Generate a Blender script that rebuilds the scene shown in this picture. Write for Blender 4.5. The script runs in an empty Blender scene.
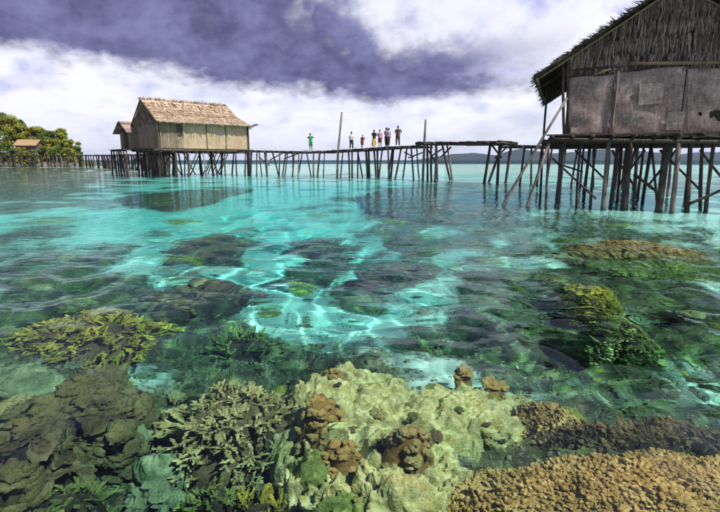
import bpy, math, random
import numpy as np
from mathutils import Vector, Matrix, Quaternion

# ------------------------------------------------------------------ camera
SC = bpy.context.scene
COL = SC.collection
CAM_H = 1.6
FPX = 478.0                      # focal length in photo pixels (720 wide)
PITCH = math.atan((256 - 160) / FPX)
cam_d = bpy.data.cameras.new('camera')
cam_d.sensor_width = 36.0
cam_d.lens = 36.0 * FPX / 720.0
cam_d.clip_start = 0.05
cam_d.clip_end = 20000.0
cam = bpy.data.objects.new('camera', cam_d)
COL.objects.link(cam)
cam.location = (0, 0, CAM_H)
cam.rotation_euler = (math.pi / 2 - PITCH, 0, 0)
SC.camera = cam

# ------------------------------------------------------------------ render settings
SC.render.engine = 'CYCLES'
SC.view_settings.view_transform = 'Standard'
SC.view_settings.look = 'None'
SC.view_settings.gamma = 1.0
SC.view_settings.exposure = 0.48
SC.cycles.use_denoising = True
SC.cycles.max_bounces = 7
SC.cycles.transmission_bounces = 6
SC.cycles.diffuse_bounces = 2
SC.cycles.glossy_bounces = 3
SC.cycles.transparent_max_bounces = 8
SC.cycles.volume_bounces = 0
SC.cycles.sample_clamp_indirect = 6.0
SC.cycles.blur_glossy = 0.45      # softens the sun's refraction so it reaches the reef without fireflies

# ------------------------------------------------------------------ sun
SUN_AZ = math.radians(128)      # measured from +Y (view direction) towards +X: behind the viewer's right shoulder
SUN_EL = math.radians(56)
sun_dir = Vector((math.sin(SUN_AZ) * math.cos(SUN_EL), math.cos(SUN_AZ) * math.cos(SUN_EL), math.sin(SUN_EL)))
sl = bpy.data.lights.new('sun', 'SUN')
sl.energy = 5.0
sl.angle = math.radians(2.4)
sl.color = (1.0, 0.95, 0.86)
sl.cycles.is_caustics_light = True      # real sun caustics through the rippled surface
sun = bpy.data.objects.new('sun', sl)
COL.objects.link(sun)
sun.rotation_euler = (-sun_dir).to_track_quat('-Z', 'Y').to_euler()
sun.location = sun_dir * 50

# ------------------------------------------------------------------ node helper
class NT:
    """small helper to write node trees as expressions"""
    def __init__(self, tree):
        self.t = tree
        self.n = tree.nodes
        self.n.clear()
    def node(self, kind, **kw):
        nd = self.n.new(kind)
        ins = kw.pop('ins', {})
        for k, v in kw.items():
            setattr(nd, k, v)
        for k, v in ins.items():
            self.put(nd.inputs[k], v)
        return nd
    def put(self, sock, v):
        if hasattr(v, 'is_output') or isinstance(v, bpy.types.NodeSocket):
            self.t.links.new(v, sock)
        else:
            sock.default_value = v
    def math(self, op, a, b=0.0, c=0.0, clamp=False):
        nd = self.n.new('ShaderNodeMath'); nd.operation = op; nd.use_clamp = clamp
        self.put(nd.inputs[0], a); self.put(nd.inputs[1], b); self.put(nd.inputs[2], c)
        return nd.outputs[0]
    def vmath(self, op, a, b=(0, 0, 0), s=None):
        nd = self.n.new('ShaderNodeVectorMath'); nd.operation = op
        self.put(nd.inputs[0], a); self.put(nd.inputs[1], b)
        if s is not None: self.put(nd.inputs['Scale'], s)
        return nd.outputs[0]
    def noise(self, vec, scale=5.0, detail=4.0, rough=0.55, dist=0.0, out='Fac'):
        nd = self.node('ShaderNodeTexNoise', ins={'Scale': scale, 'Detail': detail, 'Roughness': rough, 'Distortion': dist})
        if vec is not None: self.put(nd.inputs['Vector'], vec)
        return nd.outputs[out]
    def voronoi(self, vec, scale=5.0, feature='F1', out='Distance', rand=1.0):
        nd = self.node('ShaderNodeTexVoronoi', feature=feature, ins={'Scale': scale, 'Randomness': rand})
        if vec is not None: self.put(nd.inputs['Vector'], vec)
        return nd.outputs[out]
    def mapr(self, v, a, b, c=0.0, d=1.0, smooth=True):
        nd = self.n.new('ShaderNodeMapRange'); nd.interpolation_type = 'SMOOTHSTEP' if smooth else 'LINEAR'
        self.put(nd.inputs['Value'], v)
        self.put(nd.inputs['From Min'], a); self.put(nd.inputs['From Max'], b)
        self.put(nd.inputs['To Min'], c); self.put(nd.inputs['To Max'], d)
        return nd.outputs['Result']
    def mix(self, f, a, b, blend='MIX'):
        nd = self.n.new('ShaderNodeMix'); nd.data_type = 'RGBA'; nd.blend_type = blend
        self.put(nd.inputs[0], f)
        for s, v in ((nd.inputs[6], a), (nd.inputs[7], b)):
            if isinstance(v, (tuple, list)) and len(v) == 3: v = (*v, 1.0)
            self.put(s, v)
        return nd.outputs[2]
    def ramp(self, f, stops, interp='LINEAR'):
        nd = self.n.new('ShaderNodeValToRGB'); cr = nd.color_ramp; cr.interpolation = interp
        while len(cr.elements) > 1: cr.elements.remove(cr.elements[-1])
        for i, (p, c) in enumerate(stops):
            e = cr.elements[0] if i == 0 else cr.elements.new(p)
            e.position = p
            e.color = (*c, 1.0) if len(c) == 3 else c
        self.put(nd.inputs[0], f)
        return nd.outputs[0]
    def bump(self, h, strength=0.5, dist=0.02, normal=None):
        nd = self.node('ShaderNodeBump', ins={'Strength': strength, 'Distance': dist, 'Height': h})
        if normal is not None: self.put(nd.inputs['Normal'], normal)
        return nd.outputs[0]

# ------------------------------------------------------------------ world: Nishita sky behind broken storm cloud
world = bpy.data.worlds.new('World')
SC.world = world
world.use_nodes = True
w = NT(world.node_tree)
sky = w.node('ShaderNodeTexSky', sky_type='NISHITA', sun_disc=False, sun_elevation=SUN_EL, sun_rotation=SUN_AZ, altitude=0.0)
sky.air_density = 1.0; sky.dust_density = 1.2; sky.ozone_density = 2.0
tc = w.node('ShaderNodeTexCoord')
sep = w.node('ShaderNodeSeparateXYZ', ins={0: w.vmath('NORMALIZE', tc.outputs['Generated'])})
sx, sy, sz = sep.outputs
DEG = 180 / math.pi
az = w.math('MULTIPLY', w.math('ARCTAN2', sx, sy), DEG)          # degrees right of the view direction
el = w.math('MULTIPLY', w.math('ARCSINE', sz), DEG)              # degrees above the horizon
ela = w.math('ABSOLUTE', el)
# cloud layer seen in perspective: plane coordinates of a flat deck, so puffs shrink towards the horizon
den = w.math('ADD', ela, 7.0)
cx = w.math('MULTIPLY', az, 0.15)
cy = w.math('MULTIPLY', w.math('LOGARITHM', den, math.e), 4.2)
cv = w.node('ShaderNodeCombineXYZ', ins={0: cx, 1: cy, 2: 3.7}).outputs[0]
n1 = w.noise(cv, 0.6, 8, 0.55, 0.1)
n2 = w.noise(w.vmath('ADD', cv, (31, 7, 2)), 1.25, 10, 0.58, 0.12)
n3 = w.noise(w.vmath('ADD', cv, (3, 47, 9)), 0.33, 4, 0.5, 0.1)
n4 = w.noise(w.vmath('ADD', cv, (13, 5, 19)), 3.2, 8, 0.6, 0.2)
puff = w.math('SUBTRACT', 1.0, w.math('MULTIPLY', w.math('ABSOLUTE', w.math('SUBTRACT', w.math('ADD', w.math('MULTIPLY', n2, 0.65), w.math('MULTIPLY', n4, 0.35)), 0.5)), 5.0), clamp=True)   # billows
# the storm bank: its lower edge sinks from 10 degrees on the left to 6 ahead, ends right of ahead
edge = w.math('ADD', w.mapr(az, -38, 4, 9.4, 6.4, smooth=False), w.math('ADD', w.math('MULTIPLY', w.math('SUBTRACT', n1, 0.5), 5.0), w.math('MULTIPLY', w.math('SUBTRACT', n4, 0.5), 2.6)))
bank = w.mapr(w.math('SUBTRACT', ela, edge), -0.5, 1.9)
bank_end = w.mapr(w.math('ADD', az, w.math('MULTIPLY', w.math('SUBTRACT', n2, 0.5), 30)), 10, 24, 1.0, 0.0)
# bright break above the bank, right of ahead
dx = w.math('DIVIDE', w.math('SUBTRACT', az, 11), 15)
dy = w.math('DIVIDE', w.math('SUBTRACT', ela, 16.5), 5.2)
brk = w.math('SQRT', w.math('ADD', w.math('MULTIPLY', dx, dx), w.math('MULTIPLY', dy, dy)))
brk = w.mapr(w.math('ADD', brk, w.math('ADD', w.math('MULTIPLY', w.math('SUBTRACT', n2, 0.5), 1.5), w.math('MULTIPLY', w.math('SUBTRACT', n4, 0.5), 0.35))), 0.25, 1.5)
bank = w.math('MULTIPLY', w.math('MULTIPLY', bank, bank_end), w.mapr(brk, 0, 1, 0.12, 1.0))
body = w.mapr(w.math('ADD', w.math('MULTIPLY', n3, 0.35), w.math('ADD', w.math('MULTIPLY', n2, 0.4), w.math('MULTIPLY', n4, 0.25))), 0.36, 0.66)
# overhead the bank carries on, in broken grey violet
ceil = w.mapr(w.math('ADD', w.math('MULTIPLY', n3, 0.5), w.math('MULTIPLY', n1, 0.5)), 0.34, 0.60, 0.25, 0.95)
dark = w.math('MAXIMUM', bank, w.math('MULTIPLY', w.mapr(ela, 17, 27), ceil))
dark = w.math('MULTIPLY', dark, w.math('ADD', w.math('MULTIPLY', n2, 0.6), 0.76), clamp=True)
soft = w.math('MULTIPLY', w.math('MULTIPLY', w.mapr(n2, 0.40, 0.62), w.mapr(puff, 0.0, 1.0, 1.0, 0.45)), w.mapr(ela, 1, 9, 0.3, 0.9))
c_white = w.mix(soft, (0.86, 0.86, 0.95), (0.40, 0.43, 0.72))
c_dark = w.mix(body, (0.058, 0.058, 0.145), (0.215, 0.22, 0.41))
c_cloud = w.mix(dark, c_white, c_dark)
cover = w.mapr(w.math('ADD', n1, w.math('MULTIPLY', bank, 0.5)), 0.33, 0.5, 0.6, 1.0)
bg1 = w.node('ShaderNodeBackground', ins={0: sky.outputs[0], 1: 0.10})
bg2 = w.node('ShaderNodeBackground', ins={0: c_cloud, 1: 0.88})
mx = w.node('ShaderNodeMixShader', ins={0: cover, 1: bg1.outputs[0], 2: bg2.outputs[0]})
w.node('ShaderNodeOutputWorld', ins={0: mx.outputs[0]})

# ------------------------------------------------------------------ noise for shapes
def _hash(ix, iy, iz, seed):
    h = (ix.astype(np.int64) * 374761393 + iy.astype(np.int64) * 668265263 + iz.astype(np.int64) * 2147483647 + seed * 1274126177) & 0xFFFFFFFF
    h = ((h ^ (h >> 13)) * 1274126177) & 0xFFFFFFFF
    h = (h ^ (h >> 16)) & 0xFFFFFF
    return h.astype(np.float64) / float(0xFFFFFF)
def vnoise(p, seed=0):
    """value noise, p (N,3) -> (N,) in -1..1"""
    i = np.floor(p); f = p - i; u = f * f * f * (f * (f * 6 - 15) + 10)
    ix, iy, iz = i[:, 0], i[:, 1], i[:, 2]
    def c(dx, dy, dz): return _hash(ix + dx, iy + dy, iz + dz, seed)
    def L(a, b, t): return a + (b - a) * t
    x0 = L(L(c(0,0,0), c(1,0,0), u[:,0]), L(c(0,1,0), c(1,1,0), u[:,0]), u[:,1])
    x1 = L(L(c(0,0,1), c(1,0,1), u[:,0]), L(c(0,1,1), c(1,1,1), u[:,0]), u[:,1])
    return L(x0, x1, u[:,2]) * 2 - 1
def fbm(p, octaves=4, seed=0, gain=0.5, lac=2.03):
    p = np.asarray(p, float)
    if p.shape[1] == 2: p = np.column_stack([p, np.zeros(len(p))])
    a, s, out = 1.0, 1.0, np.zeros(len(p))
    for k in range(octaves):
        out += a * vnoise(p * s + 17.3 * k, seed + k * 13)
        a *= gain; s *= lac
    return out
def cellular(p, seed=0):
    """2-D cell noise: distance to nearest and second nearest feature point"""
    i = np.floor(p); d1 = np.full(len(p), 9.0); d2 = np.full(len(p), 9.0)
    for dx in (-1, 0, 1):
        for dy in (-1, 0, 1):
            cxx, cyy = i[:, 0] + dx, i[:, 1] + dy
            fx = cxx + _hash(cxx, cyy, cxx * 0, seed); fy = cyy + _hash(cxx, cyy, cxx * 0 + 5, seed)
            d = np.hypot(fx - p[:, 0], fy - p[:, 1])
            d2 = np.where(d < d1, d1, np.minimum(d2, d)); d1 = np.minimum(d1, d)
    return d1, d2
def sstep(a, b, x):
    t = np.clip((x - a) / (b - a), 0, 1); return t * t * (3 - 2 * t)

# ------------------------------------------------------------------ mesh helpers
def mesh_np(name, verts, faces, smooth=False):
    """verts (N,3); faces: list of int arrays (M,3) and/or (M,4)"""
    me = bpy.data.meshes.new(name)
    if not isinstance(faces, list): faces = [faces]
    faces = [np.asarray(f, np.int32) for f in faces if len(f)]
    loops = np.concatenate([f.ravel() for f in faces])
    counts = np.concatenate([np.full(len(f), f.shape[1], np.int32) for f in faces])
    me.vertices.add(len(verts)); me.loops.add(len(loops)); me.polygons.add(len(counts))
    me.vertices.foreach_set('co', np.asarray(verts, np.float32).ravel())
    me.loops.foreach_set('vertex_index', loops)
    me.polygons.foreach_set('loop_start', np.concatenate([[0], np.cumsum(counts)[:-1]]).astype(np.int32))
    me.polygons.foreach_set('use_smooth', np.full(len(counts), smooth))
    me.update(calc_edges=True)
    me.validate()
    return me
def link(name, data, mat=None, parent=None, loc=None):
    o = bpy.data.objects.new(name, data); COL.objects.link(o)
    if mat is not None and data is not None: data.materials.append(mat)
    if parent is not None: o.parent = parent
    if loc is not None: o.location = loc
    return o
def tag(o, label=None, category=None, group=None, kind=None):
    if label: o['label'] = label
    if category: o['category'] = category
    if group: o['group'] = group
    if kind: o['kind'] = kind
    return o
def empty(name, loc, label=None, category=None, group=None, rz=0.0):
    o = bpy.data.objects.new(name, None); COL.objects.link(o)
    o.empty_display_size = 0.2
    o.location = loc; o.rotation_euler = (0, 0, rz)
    return tag(o, label, category, group)
def copy_tree(o, parent=None):
    c = o.copy(); COL.objects.link(c); c.parent = parent
    for ch in list(o.children): copy_tree(ch, c)
    return c

class MB:
    """collects vertices and faces; build() links them as one mesh object"""
    def __init__(self): self.v = []; self.q = []; self.t = []; self.n = 0
    def add(self, v, q=(), t=()):
        v = np.asarray(v, float); b = self.n
        self.v.append(v); self.n += len(v)
        if len(q): self.q.append(np.asarray(q, np.int64) + b)
        if len(t): self.t.append(np.asarray(t, np.int64) + b)
    def box(self, c, size, rot=None, taper=1.0):
        s = np.array([[x, y, z] for z in (-.5, .5) for y in (-.5, .5) for x in (-.5, .5)]) * np.array(size)
        s[4:, :2] *= taper
        if rot is not None: s = s @ np.array(rot.to_3x3()).T
        self.add(s + np.array(c), q=[[0,2,3,1],[4,5,7,6],[0,1,5,4],[2,6,7,3],[0,4,6,2],[1,3,7,5]])
    def prism(self, poly, axis_from, axis_to):
        """poly (k,3) swept by the vector axis_to - axis_from"""
        p = np.asarray(poly, float); k = len(p); d = np.asarray(axis_to, float) - np.asarray(axis_from, float)
        b = self.n; self.add(np.vstack([p, p + d]))
        for i in range(k):
            j = (i + 1) % k; self.q.append(np.array([[i, j, j + k, i + k]]) + b)
        for i in range(1, k - 1):
            self.t.append(np.array([[0, i + 1, i], [k, k + i, k + i + 1]]) + b)
    def tube(self, pts, rad, n=7, cap=True, seed=None, rough=0.0):
        pts = np.asarray(pts, float); m = len(pts)
        rad = np.full(m, rad, float) if np.isscalar(rad) else np.asarray(rad, float)
        tan = np.gradient(pts, axis=0); tan /= np.linalg.norm(tan, axis=1)[:, None] + 1e-9
        ref = np.array([0.31, 0.17, 0.93]) if abs(tan[0, 2]) < 0.85 else np.array([0.93, 0.31, 0.1])
        a = np.cross(tan, ref); a /= np.linalg.norm(a, axis=1)[:, None]; bb = np.cross(tan, a)
        th = np.linspace(0, 2 * math.pi, n, endpoint=False)
        rr = rad[:, None] * np.ones((m, n))
        if rough:
            rg = np.random.default_rng(seed or 0); rr = rr * (1 + rough * rg.uniform(-1, 1, (m, n)))
        ring = pts[:, None, :] + rr[..., None] * (np.cos(th)[None, :, None] * a[:, None, :] + np.sin(th)[None, :, None] * bb[:, None, :])
        v = ring.reshape(-1, 3); q = []
        i = np.arange(m - 1)[:, None] * n; j = np.arange(n)[None, :]; j2 = (j + 1) % n
        q = np.stack([i + j, i + j2, i + n + j2, i + n + j], -1).reshape(-1, 4)
        t = []
        if cap:
            v = np.vstack([v, pts[0], pts[-1]]); c0 = m * n; c1 = c0 + 1; e = (m - 1) * n
            for k in range(n):
                k2 = (k + 1) % n
                t.append([c0, k2, k]); t.append([c1, e + k, e + k2])
        self.add(v, q, t)
    def mesh(self, name, smooth=False):
        f = []
        if self.q: f.append(np.concatenate(self.q))
        if self.t: f.append(np.concatenate(self.t))
        return mesh_np(name, np.concatenate(self.v), f, smooth)
    def build(self, name, mat, parent=None, loc=None, smooth=False):
        return link(name, self.mesh(name, smooth), mat, parent, loc)

# ------------------------------------------------------------------ from a photo pixel to a place
_cp, _sp = math.cos(PITCH), math.sin(PITCH)
def ray(px, py):
    a = (px - 360) / FPX; b = -(py - 256) / FPX
    return Vector((a, _cp + b * _sp, -_sp + b * _cp))          # not normalised
def at_z(px, py, z=0.0):
    d = ray(px, py); t = (z - CAM_H) / d.z
    return Vector((d.x * t, d.y * t, z))
def at_y(px, py, y):
    d = ray(px, py); t = y / d.y
    return Vector((d.x * t, y, CAM_H + d.z * t))
def under(px, py, depth):
    """the place on a bed `depth` metres under water that shows at this pixel through calm water"""
    p = at_z(px, py, 0.0); d = ray(px, py).normalized()
    h = math.hypot(d.x, d.y); s = h / 1.333; tt = s / math.sqrt(1 - s * s)
    return Vector((p.x + d.x / h * tt * depth, p.y + d.y / h * tt * depth, -depth))
# ------------------------------------------------------------------ materials of the setting
def material(name):
    m = bpy.data.materials.new(name); m.use_nodes = True
    return m, NT(m.node_tree)
def finish(m, t, color, rough=0.8, normal=None, spec=0.3, **kw):
    p = t.node('ShaderNodeBsdfPrincipled', ins={'Base Color': color, 'Roughness': rough, 'Specular IOR Level': spec, **kw})
    if normal is not None: t.put(p.inputs['Normal'], normal)
    t.node('ShaderNodeOutputMaterial', ins={0: p.outputs[0]})
    return m

# ------------------------------------------------------------------ polar sheet: fine ahead, coarse behind, out to the horizon
def polar_sheet(r0, r_mid, ratio, r1, ratio2, fine_deg, fine_n, coarse_n):
    n1 = int(math.log(r_mid / r0) / math.log(ratio)) + 1
    n2 = int(math.log(r1 / r_mid) / math.log(ratio2)) + 1
    r = np.concatenate([r0 * (r_mid / r0) ** (np.arange(n1) / n1), r_mid * (r1 / r_mid) ** (np.arange(n2 + 1) / n2)])
    nr = len(r)
    a0 = math.radians(fine_deg)
    th = np.concatenate([np.linspace(-a0, a0, fine_n), np.linspace(a0, 2 * math.pi - a0, coarse_n + 2)[1:-1]])
    R, T = np.meshgrid(r, th, indexing='ij')
    x = R * np.sin(T); y = R * np.cos(T); na = len(th)
    i = np.arange(nr - 1)[:, None] * na; j = np.arange(na)[None, :]; j2 = (j + 1) % na
    q = np.stack([i + j2, i + na + j2, i + na + j, i + j], -1).reshape(-1, 4)[:, ::-1]
    q = q[:, ::-1]
    return x.ravel(), y.ravel(), q, nr, na, R.ravel()

# ------------------------------------------------------------------ the sea
def wave_height(x, y, spacing):
    rg = np.random.default_rng(11)
    z = np.zeros_like(x)
    pp = np.column_stack([x, y])
    calm = 0.72 + 0.5 * fbm(pp * 0.35, 3, 5)
    far = sstep(3.0, 9.0, np.hypot(x, y))
    for k in range(46):
        lam = 0.16 * (1.9 / 0.16) ** rg.random()
        ang = math.pi / 2 + rg.normal(0, 0.85)
        ph = rg.uniform(0, 2 * math.pi)
        amp = 0.029 * lam / (2 * math.pi) * (0.5 if lam > 0.9 else 0.9 if lam > 0.32 else 0.7)
        kx, ky = 2 * math.pi / lam * math.cos(ang), 2 * math.pi / lam * math.sin(ang)
        fade = np.clip((lam / spacing - 4) / 4, 0, 1)
        z += fade * amp * np.sin(kx * x + ky * y + ph + 2.0 * np.sin(0.7 * x * math.cos(k) + 0.7 * y * math.sin(k) + k))
    th = np.arctan2(x, y); lr = np.log(np.maximum(np.hypot(x, y), 0.1))
    gust = np.exp(-((th - 0.36) / 0.22) ** 2 - ((lr - math.log(4.4)) / 0.38) ** 2)        # a breeze-ruffled patch off the near house
    return z * np.clip(calm, 0.25, 1.4) * (1.2 + 0.45 * far + 1.0 * gust)
def make_sea():
    x, y, q, nr, na, R = polar_sheet(0.25, 80.0, 1.009, 6000.0, 1.06, 60, 400, 60)
    spacing = np.maximum(R * 0.009, R * math.radians(120) / 400)
    z = wave_height(x, y, spacing) * sstep(36, 16, R)
    z = np.clip(z, -0.075, 0.075)
    v = np.column_stack([x, y, z]); n = len(v)
    v = np.vstack([v, [[0, 0, z[:na].mean()]]])
    j = np.arange(na); j2 = (j + 1) % na
    me = mesh_np('sea', v, [q, np.stack([np.full(na, n), j2, j], -1)], smooth=True)
    m, t = material('sea_water')
    geo = t.node('ShaderNodeNewGeometry')
    pos = geo.outputs['Position']
    stretched = t.vmath('MULTIPLY', pos, (0.5, 1.2, 1.0))
    rip = t.noise(stretched, 5.0, 3, 0.5, 0.4)
    big = t.noise(stretched, 0.9, 3, 0.5, 0.4)
    patch = t.mapr(t.noise(pos, 0.09, 3, 0.5), 0.35, 0.7, 0.35, 1.0)
    ln = t.n.new('ShaderNodeVectorMath'); ln.operation = 'LENGTH'; t.put(ln.inputs[0], pos); ds = ln.outputs['Value']
    h = t.math('ADD', t.math('MULTIPLY', rip, t.mapr(ds, 3, 13, 0.0115, 0.046)), t.math('MULTIPLY', big, t.mapr(ds, 14, 60, 0.0, 0.2)))
    h = t.math('ADD', t.math('MULTIPLY', h, patch), t.math('MULTIPLY', t.noise(pos, 0.25, 3, 0.5), t.mapr(ds, 150, 300, 0.0, 4.0)))
    nrm = t.bump(h, 1.0, 1.0)
    fr = t.node('ShaderNodeFresnel', ins={'IOR': 1.333, 'Normal': nrm}).outputs[0]
    rf = t.node('ShaderNodeBsdfRefraction', distribution='GGX', ins={'Color': (1, 1, 1, 1), 'Roughness': 0.0, 'IOR': 1.333, 'Normal': nrm})
    gl = t.node('ShaderNodeBsdfGlossy', distribution='GGX', ins={'Color': (1, 1, 1, 1), 'Roughness': 0.0, 'Normal': nrm})
    mx = t.node('ShaderNodeMixShader', ins={0: t.math('MULTIPLY', fr, 0.80), 1: rf.outputs[0], 2: gl.outputs[0]})
    t.node('ShaderNodeOutputMaterial', ins={0: mx.outputs[0]})
    o = link('sea', me, m)
    o.cycles.is_caustics_caster = True
    # the body of water that swallows the red light
    # (its lid lies just over the crests, where it cannot be seen)
    rl = np.array([2.0, 8, 14, 20, 28, 36, 60, 200, 1000, 6060]); na_ = 96
    hl = np.array([max(float(z[R <= 8].max()), 0.01)] * 2 + [float(z[(R > 8) & (R < 20)].max())] + [float(z[R > a].max()) for a in (14, 20, 28)] + [0, 0, 0, 0]) + np.array([.006] * 4 + [.005, .004, .003, .0025, .002, .002])
    th = np.linspace(0, 2 * math.pi, na_, endpoint=False)
    vb = np.vstack([np.column_stack([a * np.sin(th), a * np.cos(th), np.full(na_, b)]) for a, b in zip(rl, hl)] + [np.column_stack([rl[-1] * np.sin(th), rl[-1] * np.cos(th), np.full(na_, -42.0)]), [[0, 0, hl[0]], [0, 0, -42.0]]])
    mb = MB(); nl = len(rl) + 1; i_ = np.arange(nl - 1)[:, None] * na_; j_ = np.arange(na_)[None, :]; k_ = (j_ + 1) % na_
    jj = np.arange(na_); kk = (jj + 1) % na_
    mb.add(vb, np.stack([i_ + j_, i_ + na_ + j_, i_ + na_ + k_, i_ + k_], -1).reshape(-1, 4)[:, ::-1], np.vstack([np.stack([np.full(na_, nl * na_), kk, jj], -1), np.stack([np.full(na_, nl * na_ + 1), (nl - 1) * na_ + jj, (nl - 1) * na_ + kk], -1)]))
    mv, t = material('sea_body')
    va = t.node('ShaderNodeVolumeAbsorption', ins={'Color': (0.06, 0.90, 0.925, 1), 'Density': 0.47})
    t.node('ShaderNodeOutputMaterial', ins={1: va.outputs[0]})
    tag(mb.build('sea_body', mv), 'body of clear turquoise water', 'sea', kind='structure')
    return tag(o, 'clear rippled turquoise sea water over the reef', 'sea', kind='structure')
SEA = make_sea()

# ------------------------------------------------------------------ the sea bed
BED_ROWS = [  # photo row: (column, depth in metres, share of bare sand)
 (506, [(20,1.3,.1),(100,1.5,.1),(190,1.4,.2),(270,1.5,.1),(340,1.0,.5),(430,.95,.7),(520,.95,.3),(620,.95,.2),(710,1.0,.2)]),
 (460, [(20,1.1,.1),(90,1.4,.1),(160,1.5,.4),(240,1.6,.05),(310,1.3,.2),(400,.9,.8),(480,.9,.8),(560,1.0,.3),(700,1.3,.1)]),
 (410, [(20,1.0,.1),(70,1.1,.1),(140,1.4,.3),(220,1.5,.1),(290,1.5,.3),(360,.9,.8),(440,.85,.9),(510,1.0,.6),(580,1.5,.2),(660,1.7,.05),(715,1.7,.15)]),
 (370, [(10,.9,.35),(60,1.2,.1),(130,1.6,.35),(210,1.7,.4),(280,1.8,.45),(350,1.2,.6),(430,1.1,.7),(500,1.5,.1),(570,1.9,.0),(640,1.7,.05),(710,1.7,.15)]),
 (335, [(20,1.2,.1),(90,1.5,.0),(170,1.9,.45),(250,2.0,.4),(330,2.1,.5),(410,2.0,.45),(480,1.8,.2),(550,1.8,.15),(620,1.6,.05),(700,1.5,.15)]),
 (300, [(20,1.4,.2),(90,1.4,.1),(170,1.9,.5),(250,2.1,.55),(330,2.4,.7),(410,2.2,.45),(480,1.6,.3),(560,1.5,.2),(640,1.3,.1),(710,1.1,.25)]),
 (270, [(20,1.5,.3),(100,1.6,.25),(180,2.0,.45),(260,2.4,.65),(330,2.6,.9),(400,2.4,.6),(470,1.5,.3),(560,1.3,.2),(640,1.2,.15),(710,1.0,.3)]),
 (240, [(20,1.8,.5),(100,2.2,.8),(180,2.6,.9),(260,2.8,1),(330,2.8,.9),(400,2.3,.5),(470,1.5,.2),(560,1.3,.2),(640,1.0,.4),(710,.9,.8)]),
 (220, [(20,2.2,.5),(100,2.6,.8),(180,2.8,1),(260,2.8,1),(330,2.7,.9),(400,2.0,.5),(480,1.4,.15),(560,1.2,.3),(640,.8,.9),(710,.8,.9)]),
 (200, [(10,1.4,.1),(80,1.6,.2),(140,2.4,.8),(220,2.6,1),(300,2.6,.9),(370,2.0,.4),(430,1.3,.1),(500,1.4,.2),(600,1.0,.4),(710,1.0,.4)]),
 (186, [(10,1.2,.1),(90,1.3,.1),(150,2.4,.9),(230,2.2,.6),(300,2.6,.9),(380,2.4,.8),(450,1.2,.1),(550,1.6,.4),(700,1.4,.4)]),
 (178, [(10,1.2,.1),(100,1.4,.2),(170,2.2,.8),(250,2.2,.8),(350,1.2,.5),(430,1.8,.9),(520,1.5,.8),(650,1.5,.6)]),
 (171, [(10,.7,.2),(120,.6,.5),(250,.5,.9),(400,.6,.9),(600,.8,.9)]),
 (165.5, [(10,.4,.3),(150,.6,.9),(400,.6,.9),(650,.8,.9)]),
]
_anch = []
for py, row in BED_ROWS:
    for px, dep, snd in row:
        p = under(px, py, dep)
        _anch.append((math.atan2(p.x, p.y) / 0.11, math.log(math.hypot(p.x, p.y)) / 0.15, dep, snd))
_anch = np.array(_anch)
def bed_field(x, y):
    """smooth depth and sand share at (x, y)"""
    x = np.atleast_1d(np.asarray(x, float)); y = np.atleast_1d(np.asarray(y, float))
    R = np.hypot(x, y)
    u = np.clip(np.arctan2(x, y), -0.8, 0.8) / 0.11; v = np.log(np.clip(R, 2.2, 150)) / 0.15
    dsum = np.zeros(len(x)); ssum = np.zeros(len(x)); wsum = np.full(len(x), 1e-12)
    for au, av, dep, snd in _anch:
        d2 = (u - au) ** 2 + (v - av) ** 2
        wt = np.exp(-d2 / 0.9) + 1e-3 / (1 + d2) ** 2
        wsum += wt; dsum += wt * dep; ssum += wt * snd
    dep = dsum / wsum; snd = ssum / wsum
    off = sstep(185, 230, R)
    return dep * (1 - off) + 34.0 * off, snd * (1 - off)
def bed_z(x, y, detail=True):
    dep, snd = bed_field(x, y)
    x = np.atleast_1d(np.asarray(x, float)); y = np.atleast_1d(np.asarray(y, float))
    p = np.column_stack([x, y])
    z = -dep
    if detail:
        R = np.hypot(x, y); fade = sstep(120, 30, R)
        rock = np.clip(1 - snd + 0.45 * fbm(p * 0.9, 3, 21), 0, 1)
        d1, d2 = cellular(p * 2.6 + 0.35 * np.column_stack([fbm(p * 3, 2, 3), fbm(p * 3, 2, 4)]), 8)
        e1, e2 = cellular(p * 6.5 + 0.3 * np.column_stack([fbm(p * 6, 2, 5), fbm(p * 6, 2, 6)]), 9)
        lump = (0.55 - d1) * 0.32 + (0.5 - e1) * 0.12 * sstep(40, 14, R)
        z = z + fade * (rock * (lump + 0.10 * fbm(p * 1.4, 4, 31) + 0.05 * fbm(p * 9, 3, 33) * sstep(25, 8, R)) + (1 - rock) * 0.025 * fbm(p * 2.5, 4, 41))
        return np.minimum(z, -0.22), rock
    return z, snd
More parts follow.
